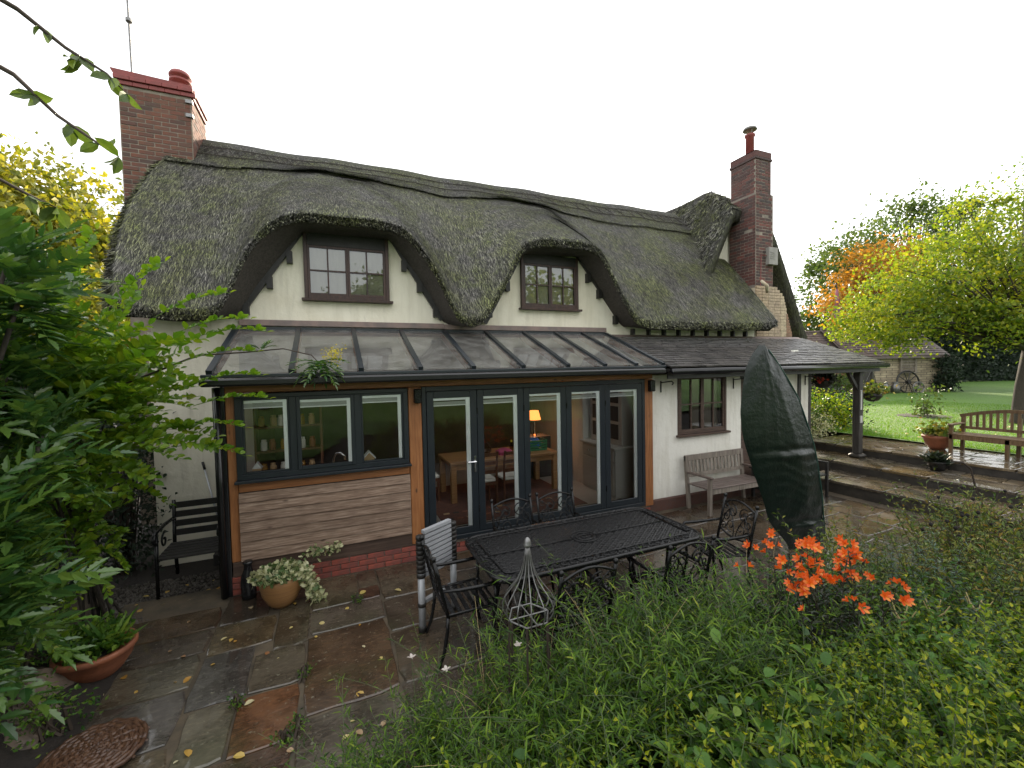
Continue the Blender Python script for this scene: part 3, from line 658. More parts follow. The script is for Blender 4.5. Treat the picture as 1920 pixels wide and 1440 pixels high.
# lead flashing under the dormers
m_ = MB(); m_.bbox(-1.22,1.86,YW-.07,YW+.01,3.33,3.42,.004); m_.bbox(1.865,5.28,YW-.07,YW+.01,3.32,3.41,.004); m_.build('flashing', 'lead', cot)

# thatched cross wing behind the right chimney
def wing_pt(Xn, v):      # Xn = distance along Y, v = -1 left eave .. 0 ridge .. 1 right eave
    z = 7.62 - 4.25*np.abs(v)**1.12; x = 10.3 + 2.3*v
    return x, z
vs = np.linspace(-1,1,41); rows = []
for Y in np.linspace(8.0,13.2,22):
    x, z = wing_pt(Y, vs); cut = 6.62 + max(0, Y-8.0)*.78
    rows.append(np.stack([x, np.full_like(x,Y), np.minimum(z, cut)+.02*np.sin(x*5+Y*4)],-1))
rows = np.array(rows); lipw = rows[0].copy(); lipw[:,1] += .02; lipw[:,2] -= .3; lipw[:,0] = 10.3+(lipw[:,0]-10.3)*.93
inw = lipw.copy(); inw[:,1] += .5
w_ = MB(); w_.grid(np.concatenate([[inw],[lipw],[rows[0]-np.array([0,.04,.1])],rows]), flip=True); wing = w_.build('wing_thatch', 'thatch', cot, smooth=True)
n = 45000; v = -1+2*rng.random(n); Y = 8.0+3.5*rng.random(n); x, z = wing_pt(Y, v); z = np.minimum(z, 6.62+(Y-8)*.78)
hip = (7.62-4.25*np.abs(v)**1.12) > 6.62+(Y-8)*.78
D = np.where(hip[:,None], np.array((0,-1,-.78)), np.column_stack([np.sign(v), 0*v, -1.9*np.ones(n)])) ; D = unit(D)+rng.normal(size=(n,3))*.22; D[:,2] += .12
Xf, Yf, Zf = frames(D); m_ = MB(); m_.scatter([(-.5,0,0),(.5,0,0),(0,1,0)], [(0,1,2)], np.column_stack([x,Y,z]), Xf, Yf, Zf, np.column_stack([.016+.01*rng.random(n), .08+.1*rng.random(n), np.ones(n)])); m_.build('reed_ends', 'thatch_reed', wing, kind='stuff')

# ---------------- chimneys
def brick_mesh(w, h, d, name='brick'):
    m_ = MB(); m_.bbox(-w/2,w/2,-d/2,d/2,-h/2,h/2,.005); return m_.mesh(name)
def lay(par, org, u, nrm, width, z0, z1, mat, quota, taper=0., course=.075, bl=.225, skip=None):
    """brick skin: org = point on the face plane at left, u along, nrm outward."""
    u = Vector(u); nrm = Vector(nrm); rot = Matrix((u, -nrm, Vector((0,0,1)))).transposed().to_euler()
    full = brick_mesh(bl-.011, course-.011, .05); half = brick_mesh(bl/2-.011, course-.011, .05)
    for me in (full, half): me.materials.append(MAT[mat])
    rest = MB(); nrest = 0; items = []
    nrow = int((z1-z0)/course)
    for r_ in range(nrow):
        z = z0+course*(r_+.5); ins = taper*(z-z0)
        pos = ins*0; s_ = 0.0; wdt = width-ins
        if r_ % 2: items.append((half, bl/4, z, bl/2)); s_ = bl/2
        while s_+bl <= wdt+.001: items.append((full, s_+bl/2, z, bl)); s_ += bl
        if wdt-s_ > .05: items.append((None, s_+(wdt-s_)/2, z, wdt-s_))
    for i, (me, s_, z, wd) in enumerate(items):
        p = Vector(org)+u*s_ + nrm*(-.012+rng.normal()*.002); p.z = z
        if skip and skip(p): continue
        if me is not None and quota[0] > 0:
            quota[0] -= 1; inst('brick', me, par, p, rot)
        else:
            w2_ = wd-.011; h2 = course-.011; V = []
            for a in (-1,1):
                for b in (-1,1):
                    for c in (-1,1): V.append(p+u*a*w2_/2+nrm*b*.025+Vector((0,0,c*h2/2)))
            rest.add([tuple(v_) for v_ in V], [(0,1,3,2),(4,6,7,5),(0,4,5,1),(2,3,7,6),(0,2,6,4),(1,5,7,3)]); nrest += 1
    if nrest: rest.build('brickwork', mat+'_rest', par, kind='stuff')
# left stack
CL = (-3.11,-2.12,9.3,10.25)
m_ = MB(); m_.box(CL[0]-.008,CL[1]+.008,CL[2]-.008,CL[3]+.008,0,7.5); chl = m_.build('chimney', 'mortar', cot); chl['label'] = 'broad red brick chimney with a red painted top course and a domed pot'
q = [150]
lay(chl, (CL[0],CL[2],0), (1,0,0), (0,-1,0), .99, 4.3, 7.5, 'brick_old', q)
q2 = [0]; lay(chl, (CL[1],CL[2],0), (0,1,0), (1,0,0), .95, 6.4, 7.5, 'brick_old', q2); lay(chl, (CL[0],CL[3],0), (0,-1,0), (-1,0,0), .95, 4.3, 7.5, 'brick_old', q2)
rb = brick_mesh(.222,.066,.06); rb.materials.append(MAT['red_paint'])
m_ = MB(); m_.box(CL[0],CL[1],CL[2],CL[3],7.5,7.66); m_.build('chimney_cap', 'red_paint', chl)
for r_ in range(2):
    e = .015+.03*r_
    for k in range(5): inst('brick', rb, chl, (CL[0]-e+.1+.222*k*.99, CL[2]-e+.005, 7.535+.072*r_), None, (.98,1,1))
    for k in range(4): inst('brick', rb, chl, (CL[1]+e-.005, CL[2]+.1+.228*k, 7.535+.072*r_), (0,0,R(90)))
m_ = MB(); m_.prism([(CL[0]-.05,7.645),(CL[1]+.05,7.645),(CL[1]+.02,7.69),(CL[0]-.1,7.74)], CL[2]-.05, CL[3]+.02); m_.build('flaunching', 'red_paint', chl)
m_ = MB(); m_.lathe([(.13,-.1),(.14,.06),(.115,.08),(.115,.17),(.17,.19),(.17,.225),(.12,.24),(.12,.27),(.17,.29),(.17,.32),(.14,.37),(.09,.4),(.02,.41)], (-2.33,9.62,7.7), 24); m_.build('chimney_pot', 'red_paint', chl, smooth=True)
for z in (7.42,7.18): m_ = MB(); m_.box(CL[1]-.07,CL[1]+.035,CL[2]-.045,CL[2]+.03,z-.03,z+.03); m_.build('fixing_bracket', 'galvanised', chl)
m_ = MB(); m_.tube([(-3.02,9.62,7.3),(-3.03,9.62,8.6),(-3.04,9.62,9.6)], .018, 6); m_.lathe([(.02,0),(.05,.03),(.05,.08),(.02,.11)], (-3.03,9.62,8.75), 8); m_.build('aerial_mast', 'galvanised', chl)
# right stack: front .53 m wide, .68 m deep, oversailing top, lime-washed flared base
m_ = MB(); m_.box(9.978,10.542,7.598,8.318,4.4,7.9); m_.box(9.942,10.575,7.562,8.338,4.4,6.9)
chr_ = m_.build('chimney', 'mortar_dark', cot); chr_['label'] = 'tall dark brick chimney with a thin red pot and pale flaking base'
q = [130]
lay(chr_, (9.95,7.57,0), (1,0,0), (0,-1,0), .62, 4.5, 6.9, 'brick_dark', q, .012)
q3 = [40]; lay(chr_, (9.985,7.605,0), (1,0,0), (0,-1,0), .55, 6.9, 7.95, 'brick_dark', q3)
q4 = [0]; lay(chr_, (9.95,8.33,0), (0,-1,0), (-1,0,0), .76, 4.6, 6.9, 'brick_dark', q4); lay(chr_, (9.985,8.31,0), (0,-1,0), (-1,0,0), .71, 6.9, 7.95, 'brick_dark', q4)
lay(chr_, (10.56,7.57,0), (0,1,0), (1,0,0), .76, 4.5, 6.9, 'brick_dark', q4)
m_ = MB()
m_.bbox(9.95,10.57,7.57,8.35,7.75,7.81,.01); m_.bbox(9.97,10.55,7.585,8.335,7.812,7.96,.01); m_.build('oversailing_course', 'brick_dark_rest', chr_)
m_ = MB(); m_.add([(9.96,7.58,7.96),(10.56,7.58,7.96),(10.56,8.34,7.96),(9.96,8.34,7.96),(10.18,7.85,8.06),(10.38,7.85,8.06),(10.38,8.05,8.06),(10.18,8.05,8.06)], [(0,1,5,4),(1,2,6,5),(2,3,7,6),(3,0,4,7),(4,5,6,7)]); m_.build('flaunching', 'grey_cap', chr_)
m_ = MB(); m_.lathe([(.1,0),(.1,.46),(.125,.48),(.125,.52),(.1,.54)], (10.2,7.93,8.0), 18); m_.build('chimney_pot', 'red_paint', chr_, smooth=True)
m_ = MB(); m_.lathe([(.02,.62),(.17,.64),(.15,.69),(.02,.72)], (10.2,7.93,8.0), 18)
for k in range(3): m_.tube([(10.2+.1*math.cos(k*2.1),7.93+.1*math.sin(k*2.1),8.5),(10.2+.13*math.cos(k*2.1),7.93+.13*math.sin(k*2.1),8.65)], .01, 4)
m_.build('cowl', 'grey_cap', chr_)
m_ = MB(); m_.box(10.3,10.62,7.46,7.6,5.12,5.55)
for k in range(4): m_.beam((10.34,7.455,5.42-.05*k),(10.5,7.455,5.42-.05*k),.012,.02)
m_.build('flue_vent', 'grey_vent', chr_)
m_ = MB(); m_.tube([(10.3,7.53,5.35),(10.1,7.535,5.34),(10.08,7.53,4.6),(10.0,7.5,4.5)], .008, 5); m_.build('cable', 'red_paint', chr_)
m_ = MB(); m_.prism([(9.82,2.9),(11.3,2.9),(11.25,3.2),(10.9,4.3),(10.62,4.52),(9.9,4.52),(9.85,3.6)], 7.5, 8.3); chb = m_.build('chimney_base', 'plaster_lime', cot)
q5 = [0]
for zc in np.arange(3.14,4.5,.075):
    xr = np.interp(zc,[2.9,3.2,4.3,4.52],[11.3,11.25,10.88,10.6]); lay(chb, (9.86,7.49,0), (1,0,0), (0,-1,0), xr-9.86, zc, zc+.076, 'brick_cream', q5)
m_ = MB(); m_.tube([(9.72,7.25,4.62),(9.86,7.2,4.5),(10.0,7.3,4.36)], [.035,.045,.03], 8); m_.build('lead_dressing', 'plaster_lime', cot, smooth=True)
# ------------------------------------------------------------------ glazed timber extension
YF = 6.0; X0, X1 = -1.26, 5.25; FL = .20; EZ = 2.60
ext = thing('garden_room', 'lean-to garden room with a glass roof, oak posts and dark grey glazed doors', 'extension', (2.0, 6.6, 0))
# plinth bricks
m_ = MB(); m_.box(-1.2,1.1,YF+.012,YF+.12,ZP-.05,.16); m_.box(-1.2,-1.1,YF+.12,YW,ZP-.05,.16); m_.box(1.1,5.2,YF+.03,YF+.14,ZP-.05,.13); pl = m_.build('plinth', 'mortar', ext)
lay(ext, (-1.2,YF,0), (1,0,0), (0,-1,0), 2.3, ZP-.02, .19, 'brick_red', [60]); lay(ext, (1.1,YF+.02,0), (1,0,0), (0,-1,0), 4.1, ZP-.02, .12, 'brick_red', [40])
def part(name, mat, f, parent=ext, smooth=False):
    m_ = MB(); f(m_); return m_.build(name, mat, parent, smooth)
part('sill_beam', 'oak_dark', lambda m: m.bbox(-1.16,1.08,YF-.015,YF+.1,.165,.335,.006))
part('corner_post', 'black_gloss', lambda m: (m.bbox(-1.29,-1.17,YF-.03,YF+.11,ZP-.05,2.46,.006)))
part('oak_post', 'oak_post', lambda m: m.bbox(-1.165,-1.07,YF-.012,YF+.1,.34,2.38,.006))
part('oak_post', 'oak_post', lambda m: m.bbox(.975,1.155,YF-.03,YF+.12,.18,2.38,.008))
part('oak_post', 'oak_post', lambda m: m.bbox(5.06,5.24,YF-.03,YF+.12,.12,2.38,.008))
part('eaves_beam', 'oak_beam', lambda m: m.bbox(-1.165,5.24,YF-.025,YF+.12,2.385,2.47,.006))
part('downpipe', 'black_gloss', lambda m: m.tube([(-1.24,YF-.06,2.45),(-1.24,YF-.06,ZP)], .034, 10), smooth=True)
part('window_rail', 'oak_beam', lambda m: m.bbox(-1.066,.97,YF-.018,YF+.09,1.18,1.325,.006))
# feather-edged boards
part('board_groove_shade', 'black_wood', lambda m: m.box(-1.064,.969,YF-.013,YF+.003,.34,1.178))  # black strip colours in the shadow lines of the grooves between boards
for k in range(7):
    z0_ = .345+.119*k; z1_ = z0_+.1115
    m_ = MB(); m_.add([(-1.065,YF-.045,z0_),(.97,YF-.045,z0_),(.97,YF-.03+.004*rng.normal(),z1_),(-1.065,YF-.03+.004*rng.normal(),z1_),(-1.065,YF-.0135,z0_),(.97,YF-.0135,z0_),(.97,YF-.0135,z1_),(-1.065,YF-.0135,z1_)],
           [(0,1,2,3),(7,6,5,4),(4,5,1,0),(1,5,6,2),(3,2,6,7),(0,3,7,4)]); m_.build('weatherboard', 'board_wood', ext)
m_ = MB(); m_.box(-1.06,.97,YF+.004,YF+.1,.34,1.17); m_.box(-1.2,-1.1,YF+.12,YW,.16,2.4); m_.build('inner_lining', 'inner_white', ext)
# side cheek of the left return
part('side_panel', 'black_wood', lambda m: m.box(-1.235,-1.205,YF+.1,YW-.01,.16,2.5))
# window of three lights
m_ = MB(); za, zb = 1.335, 2.37
m_.bbox(-1.07,.965,YF-.05,YF+.04,za,za+.06,.004); m_.bbox(-1.07,.965,YF-.05,YF+.04,zb-.05,zb,.004)
for a,b in ((-1.07,-1.0),(-.49,-.41),(.27,.35),(.9,.965)): m_.bbox(a,b,YF-.047,YF+.037,za+.06,zb-.05,.004)
win = m_.build('window', 'anthracite', ext)
part('sill', 'anthracite', lambda m: m.bbox(-1.09,.985,YF-.12,YF-.0,za-.035,za-.001,.006), win)
def glazed(par, a, b, z0_, z1_, y, strip=.045, topb=.085, gm='window_glass'):
    # pane with the white edge channel and drawn-up blind cassette that sit inside the double glazing
    part('pane', gm, lambda m: m.add([(a,y,z0_),(b,y,z0_),(b,y,z1_),(a,y,z1_)], [(0,1,2,3)]), par)
    part('blind_channel', 'white_pvc', lambda m: (m.box(b-strip,b-.001,y+.004,y+.02,z0_,z1_-.002), m.box(a,b-strip,y+.004,y+.02,z1_-.035,z1_-.002)), par)
    part('blind', 'blind_grey', lambda m: [m.box(a,b-strip,y+.006,y+.018,z1_-topb+.016*k,z1_-topb+.016*k+.013) for k in range(3)], par)
    part('blind_rail', 'white_pvc', lambda m: m.box(a,b-strip,y+.004,y+.02,z1_-topb-.014,z1_-topb-.002), par)
for a,b,sash in ((-1.0,-.49,0),(-.41,.27,1),(.35,.9,0)):
    z0_, z1_ = za+.06, zb-.05
    if sash:
        part('sash', 'anthracite', lambda m: (m.bbox(a,a+.045,YF-.065,YF-.01,z0_,z1_,.004), m.bbox(b-.045,b,YF-.065,YF-.01,z0_,z1_,.004), m.bbox(a+.045,b-.045,YF-.063,YF-.01,z0_,z0_+.045,.004), m.bbox(a+.045,b-.045,YF-.063,YF-.01,z1_-.045,z1_,.004)), win)
        glazed(win, a+.045, b-.045, z0_+.045, z1_-.045, YF-.055)
    else:
        part('sash', 'anthracite', lambda m: (m.bbox(a,a+.025,YF-.035,YF+.02,z0_,z1_,.004), m.bbox(b-.025,b,YF-.035,YF+.02,z0_,z1_,.004), m.bbox(a+.025,b-.025,YF-.033,YF+.02,z0_,z0_+.025,.004), m.bbox(a+.025,b-.025,YF-.033,YF+.02,z1_-.03,z1_,.004)), win)
        glazed(win, a+.025, b-.025, z0_+.025, z1_-.03, YF-.026)
# folding doors
part('door_frame', 'anthracite', lambda m: (m.bbox(1.158,1.215,YF-.04,YF+.04,.14,2.38,.004), m.bbox(5.0,5.058,YF-.04,YF+.04,.14,2.38,.004), m.bbox(1.215,5.0,YF-.04,YF+.04,2.315,2.38,.004), m.bbox(1.215,5.0,YF-.045,YF+.04,.14,.205,.004)))
dx = [1.22,1.965,2.72,3.475,4.225,4.995]
for k in range(5):
    a, b = dx[k]+.003, dx[k+1]-.003; z0_, z1_ = .21, 2.31
    m_ = MB(); m_.bbox(a,a+.1,YF-.035,YF+.03,z0_,z1_,.005); m_.bbox(b-.1,b,YF-.035,YF+.03,z0_,z1_,.005); m_.bbox(a+.1,b-.1,YF-.033,YF+.03,z0_,z0_+.1,.005); m_.bbox(a+.1,b-.1,YF-.033,YF+.03,z1_-.1,z1_,.005)
    dr = m_.build('folding_door', 'anthracite', ext); glazed(dr, a+.1, b-.1, z0_+.1, z1_-.1, YF-.024, .065, .1)
    if k == 0:
        part('handle_plate', 'chrome', lambda m: m.bbox(b-.06,b-.028,YF-.048,YF-.036,1.1,1.34,.003), dr)
        part('lever_handle', 'chrome', lambda m: m.tube([(b-.044,YF-.05,1.26),(b-.044,YF-.085,1.26),(b-.07,YF-.09,1.26),(b-.17,YF-.085,1.265)], .011, 8), dr)
    if k: part('hinge', 'black_metal', lambda m: (m.tube([(a,YF-.04,.5),(a,YF-.04,.6)], .008, 6), m.tube([(a,YF-.04,1.95),(a,YF-.04,2.05)], .008, 6)), dr)
# wall lights under the eaves
for x in (1.09, 5.17): part('wall_light', 'black_metal', lambda m: (m.bbox(x-.05,x+.05,YF-.13,YF-.03,2.16,2.36,.012)))
# glass roof
EY = 5.72; RX0, RX1 = -1.22, 5.27; TY, TZ = YW-.02, 3.30
part('gutter', 'black_gloss', lambda m: (m.bbox(-1.33,5.22,EY-.12,EY+.02,2.475,2.565,.02)))
part('eaves_bar', 'anthracite', lambda m: m.bbox(-1.33,5.3,EY-.03,EY+.12,2.57,2.612,.006))
part('fascia', 'black_gloss', lambda m: m.box(-1.3,5.22,EY+.025,YF-.03,2.474,2.566))
part('wall_bar', 'anthracite', lambda m: m.bbox(-1.2,5.28,YW-.1,YW-.0,3.245,3.312,.005))
rx = np.linspace(RX0, RX1, 10); rx = np.array([-1.25,-.43,.36,1.11,1.85,2.62,3.38,4.06,4.68,5.25])
for k, x in enumerate(rx):
    part('roof_bar', 'anthracite', lambda m: m.beam((x,EY-.01,EZ+.035),(x,TY-.06,TZ-.01),.062,.05))
    part('rafter', 'oak_post', lambda m: m.beam((x,EY+.2,EZ-.02+.09-.02),(x,TY,TZ-.085),.08,.1))
    if k < 9:
        xb = rx[k+1]; part('roof_pane', 'roof_glass', lambda m: m.add([(x+.02,EY,EZ+.025),(xb-.02,EY,EZ+.025),(xb-.02,TY-.06,TZ-.018),(x+.02,TY-.06,TZ-.018)], [(0,1,2,3)]))
# ------------------------------------------------------------------ inside the garden room
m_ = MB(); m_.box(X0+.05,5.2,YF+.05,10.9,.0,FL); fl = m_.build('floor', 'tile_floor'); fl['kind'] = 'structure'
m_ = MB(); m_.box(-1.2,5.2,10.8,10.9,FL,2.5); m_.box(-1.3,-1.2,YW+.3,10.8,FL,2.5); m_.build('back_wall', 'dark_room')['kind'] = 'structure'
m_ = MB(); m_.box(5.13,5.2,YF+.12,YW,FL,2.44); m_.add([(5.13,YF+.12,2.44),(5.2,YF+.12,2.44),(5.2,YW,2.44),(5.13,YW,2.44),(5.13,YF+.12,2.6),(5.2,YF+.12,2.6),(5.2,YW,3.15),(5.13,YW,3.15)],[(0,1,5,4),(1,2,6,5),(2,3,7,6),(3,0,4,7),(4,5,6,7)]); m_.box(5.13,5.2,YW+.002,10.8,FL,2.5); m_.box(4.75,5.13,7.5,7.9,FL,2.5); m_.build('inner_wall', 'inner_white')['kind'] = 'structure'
m_ = MB(); m_.box(-1.3,5.2,YW-.0,10.8,2.5,2.6); m_.box(-1.25,5.2,YW+.005,YW+.28,2.6,3.24); m_.build('ceiling', 'inner_white')['kind'] = 'structure'
m_ = MB(); m_.box(4.75,5.12,7.45,7.49,FL,.34); m_.box(5.09,5.125,6.2,7.45,FL,.34); tag(m_.build('skirting_board', 'chair_wood'), 'dark timber skirting board at the foot of the inner wall', 'skirting')
# red rug with a border pattern woven in strips
rg = thing('rug', 'patterned red rug on the tiled floor under the oak dining table', 'rug', (3.0, 7.4, FL))
part('pile', 'rug_base', lambda m: m.box(1.55,4.1,6.35,8.6,FL,FL+.012), rg)
for k,(x,y) in enumerate([(xx,yy_) for xx in np.arange(1.65,4.05,.16) for yy_ in np.arange(6.45,6.95,.14)]):
    if k % 2: part('motif', ('pale_wood','dark_inside','terracotta')[k%3], lambda m: m.box(x,x+.1,y,y+.07,FL+.0125,FL+.0145), rg)
dt = thing('dining_table', 'chunky light oak dining table behind the folding doors', 'table', (3.0, 7.85, FL))
part('tabletop', 'table_oak', lambda m: m.bbox(1.9,4.1,7.35,8.3,.9,.955,.008), dt)
part('apron', 'table_oak', lambda m: m.box(2.0,4.0,7.4,8.25,.8,.899), dt)
for x in (1.92,3.98):
    for y in (7.37,8.18): part('leg', 'table_oak', lambda m: m.bbox(x,x+.1,y,y+.1,FL+.013,.9,.006), dt)
# dining chairs
def dchair(name, x, y, rz, lab):
    c = thing(name, lab, 'chair', (0,0,0), 'dining chairs indoors', world=False)
    part('seat', 'white_cloth', lambda m: m.bbox(-.21,.21,-.2,.22,.44,.49,.012), c); part('seat_rail', 'chair_wood', lambda m: m.box(-.21,.21,-.2,.22,.385,.438), c)
    for sx in (-.2,.2):
        part('leg', 'chair_wood', lambda m: m.beam((sx,.2,.013),(sx,.2,.44),.04,.04,(0,1,0)), c); part('leg', 'chair_wood', lambda m: m.tube([(sx,-.22,.013),(sx,-.2,.45),(sx,-.22,.75),(sx,-.27,.98)], .02, 6), c)
    for z in (.62,.78,.93): part('back_rail', 'chair_wood', lambda m: m.beam((-.2,-.21-(z-.6)*.15,z),(.2,-.21-(z-.6)*.15,z),.02,.06,(0,0,1)), c)
    c.location = (x,y,FL); c.rotation_euler = (0,0,rz); return c
dchair('dining_chair', 2.42, 7.15, 0, 'dark wood dining chair with a cream seat, its back to the second folding door')
dchair('dining_chair', 2.95, 7.12, 0, 'dark wood dining chair with a cream seat, its back to the third folding door')
dchair('dining_chair', 1.55, 7.85, R(-90), 'dark wood dining chair with a cream seat at the end of the oak table')
# things on the dining table
g_ = thing('vegetable_crate', 'green plastic crate with a blue bag on the oak dining table', 'crate', (3.75,7.75,.955))
for k in range(4): part('slat', 'green_crate', lambda m: m.box(3.55,3.97,7.6,7.62,.96+.055*k,1.0+.055*k), g_)
part('tray', 'green_crate', lambda m: (m.box(3.55,3.97,7.62,7.9,.957,.975), m.box(3.55,3.57,7.62,7.9,.975,1.17), m.box(3.95,3.97,7.62,7.9,.975,1.17)), g_)
part('bag', 'blue_bag', lambda m: m.lathe([(.02,0),(.16,.02),(.17,.1),(.1,.19),(.03,.22)], (3.75,7.76,.99), 9), g_)
m_ = MB(); m_.lathe([(.16,0),(.17,.06),(.1,.1),(.02,.12)], (3.05,7.65,.955), 10); tag(m_.build('folded_cloth', 'pink_cloth'), 'crumpled pink cloth on the oak dining table', 'cloth')
b_ = thing('bottle', 'small amber bottle with a yellow cap on the oak dining table', 'bottle', (3.25,7.75,.955)); part('body', 'bottle_glass', lambda m: m.lathe([(.035,0),(.037,.12),(.015,.17),(.014,.21)], (3.25,7.75,.955), 12), b_); part('cap', 'petal_yellow', lambda m: m.lathe([(.018,.2),(.018,.24),(.002,.245)], (3.25,7.75,.955), 10), b_)
bk_ = thing('wicker_basket', 'small brown handled basket on the oak dining table', 'basket', (2.65,7.7,.955)); part('bowl', 'wicker', lambda m: m.lathe([(.1,0),(.15,.09),(.16,.1),(.14,.1),(.09,.01)], (2.65,7.7,.955), 14), bk_); part('handle', 'wicker', lambda m: m.tube([(2.65+.15*math.cos(a),7.7,1.05+.16*math.sin(a)) for a in np.linspace(0,math.pi,11)], .01, 5), bk_)
# lamp
lp = thing('table_lamp', 'lit table lamp with an orange shade in the dim dining room', 'lamp', (4.15,8.55,FL))
part('shade', 'lamp_shade', lambda m: m.lathe([(.15,1.46),(.1,1.66),(.098,1.66),(.148,1.46)], (4.15,8.55,0), 20), lp, True); part('stem', 'chrome', lambda m: m.lathe([(.07,1.1),(.03,1.14),(.02,1.3),(.02,1.5)], (4.15,8.55,0), 12), lp)
part('side_table', 'dark_inside', lambda m: m.box(3.85,4.45,8.35,8.8,FL,1.1), lp)
ld = bpy.data.lights.new('lamp_bulb', 'POINT'); ld.energy = 6; ld.color = (1,.55,.25); ld.shadow_soft_size = .05; lo = bpy.data.objects.new('lamp_bulb', ld); col.objects.link(lo); lo.location = (4.15,8.55,1.4)
# grey dresser
ds = thing('dresser', 'tall grey painted dresser with glazed upper doors against the right inner wall', 'dresser', (4.9,6.9,FL))
part('base_cabinet', 'dresser_grey', lambda m: m.bbox(4.68,5.1,6.32,7.4,FL,1.1,.006), ds); part('worktop', 'dresser_grey', lambda m: m.bbox(4.63,5.11,6.28,7.44,1.1,1.14,.006), ds)
part('upper_cabinet', 'dresser_grey', lambda m: m.bbox(4.86,5.1,6.36,7.4,1.142,2.3,.006), ds)
for k in range(2):
    y0_ = 6.36+.53*k
    part('door', 'dresser_grey', lambda m: m.bbox(4.662,4.678,y0_,y0_+.49,FL+.06,.84,.004), ds); dw = part('drawer', 'dresser_grey', lambda m: m.bbox(4.662,4.678,y0_,y0_+.49,.87,1.07,.004), ds)
    part('knob', 'chrome', lambda m: m.lathe([(.012,-.02),(.022,0),(.012,.02)], (4.645,y0_+.245,.97), 10), dw)
    for j in range(3): part('glazed_door', 'dark_inside', lambda m: m.box(4.85,4.858,y0_+.1,y0_+.4,1.25+.34*j,1.53+.34*j), ds)
# kitchen side seen through the window: shelf unit and worktop
part_k = thing('kitchen_worktop', 'pale worktop with a tap below the garden room window', 'worktop', (-.1,6.35,FL)); part('counter', 'pale_wood', lambda m: m.bbox(-1.05,.95,YF+.11,6.7,1.1,1.14,.005), part_k); part('cupboards', 'dresser_grey', lambda m: m.box(-1.05,.95,6.12,6.65,FL,1.099), part_k)
part('tap', 'chrome', lambda m: m.tube([(.0,6.45,1.14),(.0,6.45,1.4),(.03,6.44,1.47),(.09,6.42,1.48),(.14,6.4,1.44),(.15,6.4,1.38)], .014, 8), part_k, True)
sh = thing('shelf_unit', 'brown shelf unit with rows of jars inside the left window', 'shelves', (-.7,8.2,FL))
for z in (.9,1.3,1.7,2.1): part('shelf', 'chair_wood', lambda m: m.box(-1.15,-.2,8.0,8.3,z,z+.03), sh)
part('side', 'chair_wood', lambda m: (m.box(-.2,-.16,8.0,8.3,FL,2.3), m.box(-1.19,-1.15,8.0,8.3,FL,2.3)), sh)
jm = MB(); jm.lathe([(.045,0),(.05,.02),(.05,.13),(.035,.15),(.04,.155),(.04,.18),(.005,.182)], (0,0,0), 10); jme = jm.mesh('jar')
for k in range(18):
    me = jme.copy(); me.materials.append(MAT[('amber','pale_wood','white_cloth','terracotta')[k%4]]); z = (.93,1.33,1.73)[k//6]
    o = inst('jar', me, None, (-1.08+.15*(k%6)+rng.normal()*.01, 8.12, z)); tag(o, 'small storage jar on the brown shelf unit inside the left window', 'jar', 'jars on the shelf unit')
# window sill things
h_ = thing('bird_house', 'tiny pale wooden house ornament on the sill behind the right window light', 'ornament', (.43,6.2,1.14))
part('body', 'pale_wood', lambda m: m.prism([(.38,1.142),(.52,1.142),(.52,1.42),(.45,1.5),(.38,1.42)], 6.13, 6.23), h_); part('roof', 'white_pvc', lambda m: (m.beam((.365,6.18,1.415),(.452,6.18,1.512),.13,.012,(-1,0,1)), m.beam((.535,6.18,1.415),(.448,6.18,1.512),.13,.012,(1,0,1))), h_)
for z in (1.24,1.34): part('hole', 'dark_inside', lambda m: m.box(.438,.462,6.127,6.131,z,z+.035), h_)
h2 = thing('milk_carton', 'white topped carton on the sill behind the left window light', 'carton', (-.9,6.2,1.14)); part('body', 'pale_wood', lambda m: m.box(-.94,-.84,6.15,6.25,1.142,1.42), h2); part('top', 'white_pvc', lambda m: m.prism([(-.945,1.42),(-.835,1.42),(-.89,1.5)], 6.145, 6.255), h2)
for nm, lab, x, mt, prof in (('soap_bottle','amber pump bottle of soap on the sill behind the left window light',-.56,'amber',[(.04,0),(.042,.13),(.012,.16),(.012,.22),(.02,.225),(.003,.24)]),('dark_pot','black flower pot on the sill behind the left window light',-.74,'black_wood',[(.05,0),(.07,.15),(.075,.16),(.05,.16)]),('spotted_jar','white spotted jar on the sill behind the right window light',.72,'white_pvc',[(.04,0),(.055,.03),(.055,.1),(.035,.13),(.045,.14),(.045,.17),(.004,.2)]),('cup','small white cup on the sill behind the left window light',-.97,'white_pvc',[(.03,0),(.045,.02),(.048,.09),(.042,.09)]),('glass_bowl','glass bowl on the worktop behind the middle window light',-.22,'blind_grey',[(.05,0),(.09,.03),(.1,.08),(.09,.08)])):
    m_ = MB(); m_.lathe(prof, (x,6.2,1.142), 14); tag(m_.build(nm, mt, smooth=True), lab, nm.replace('_',' '))

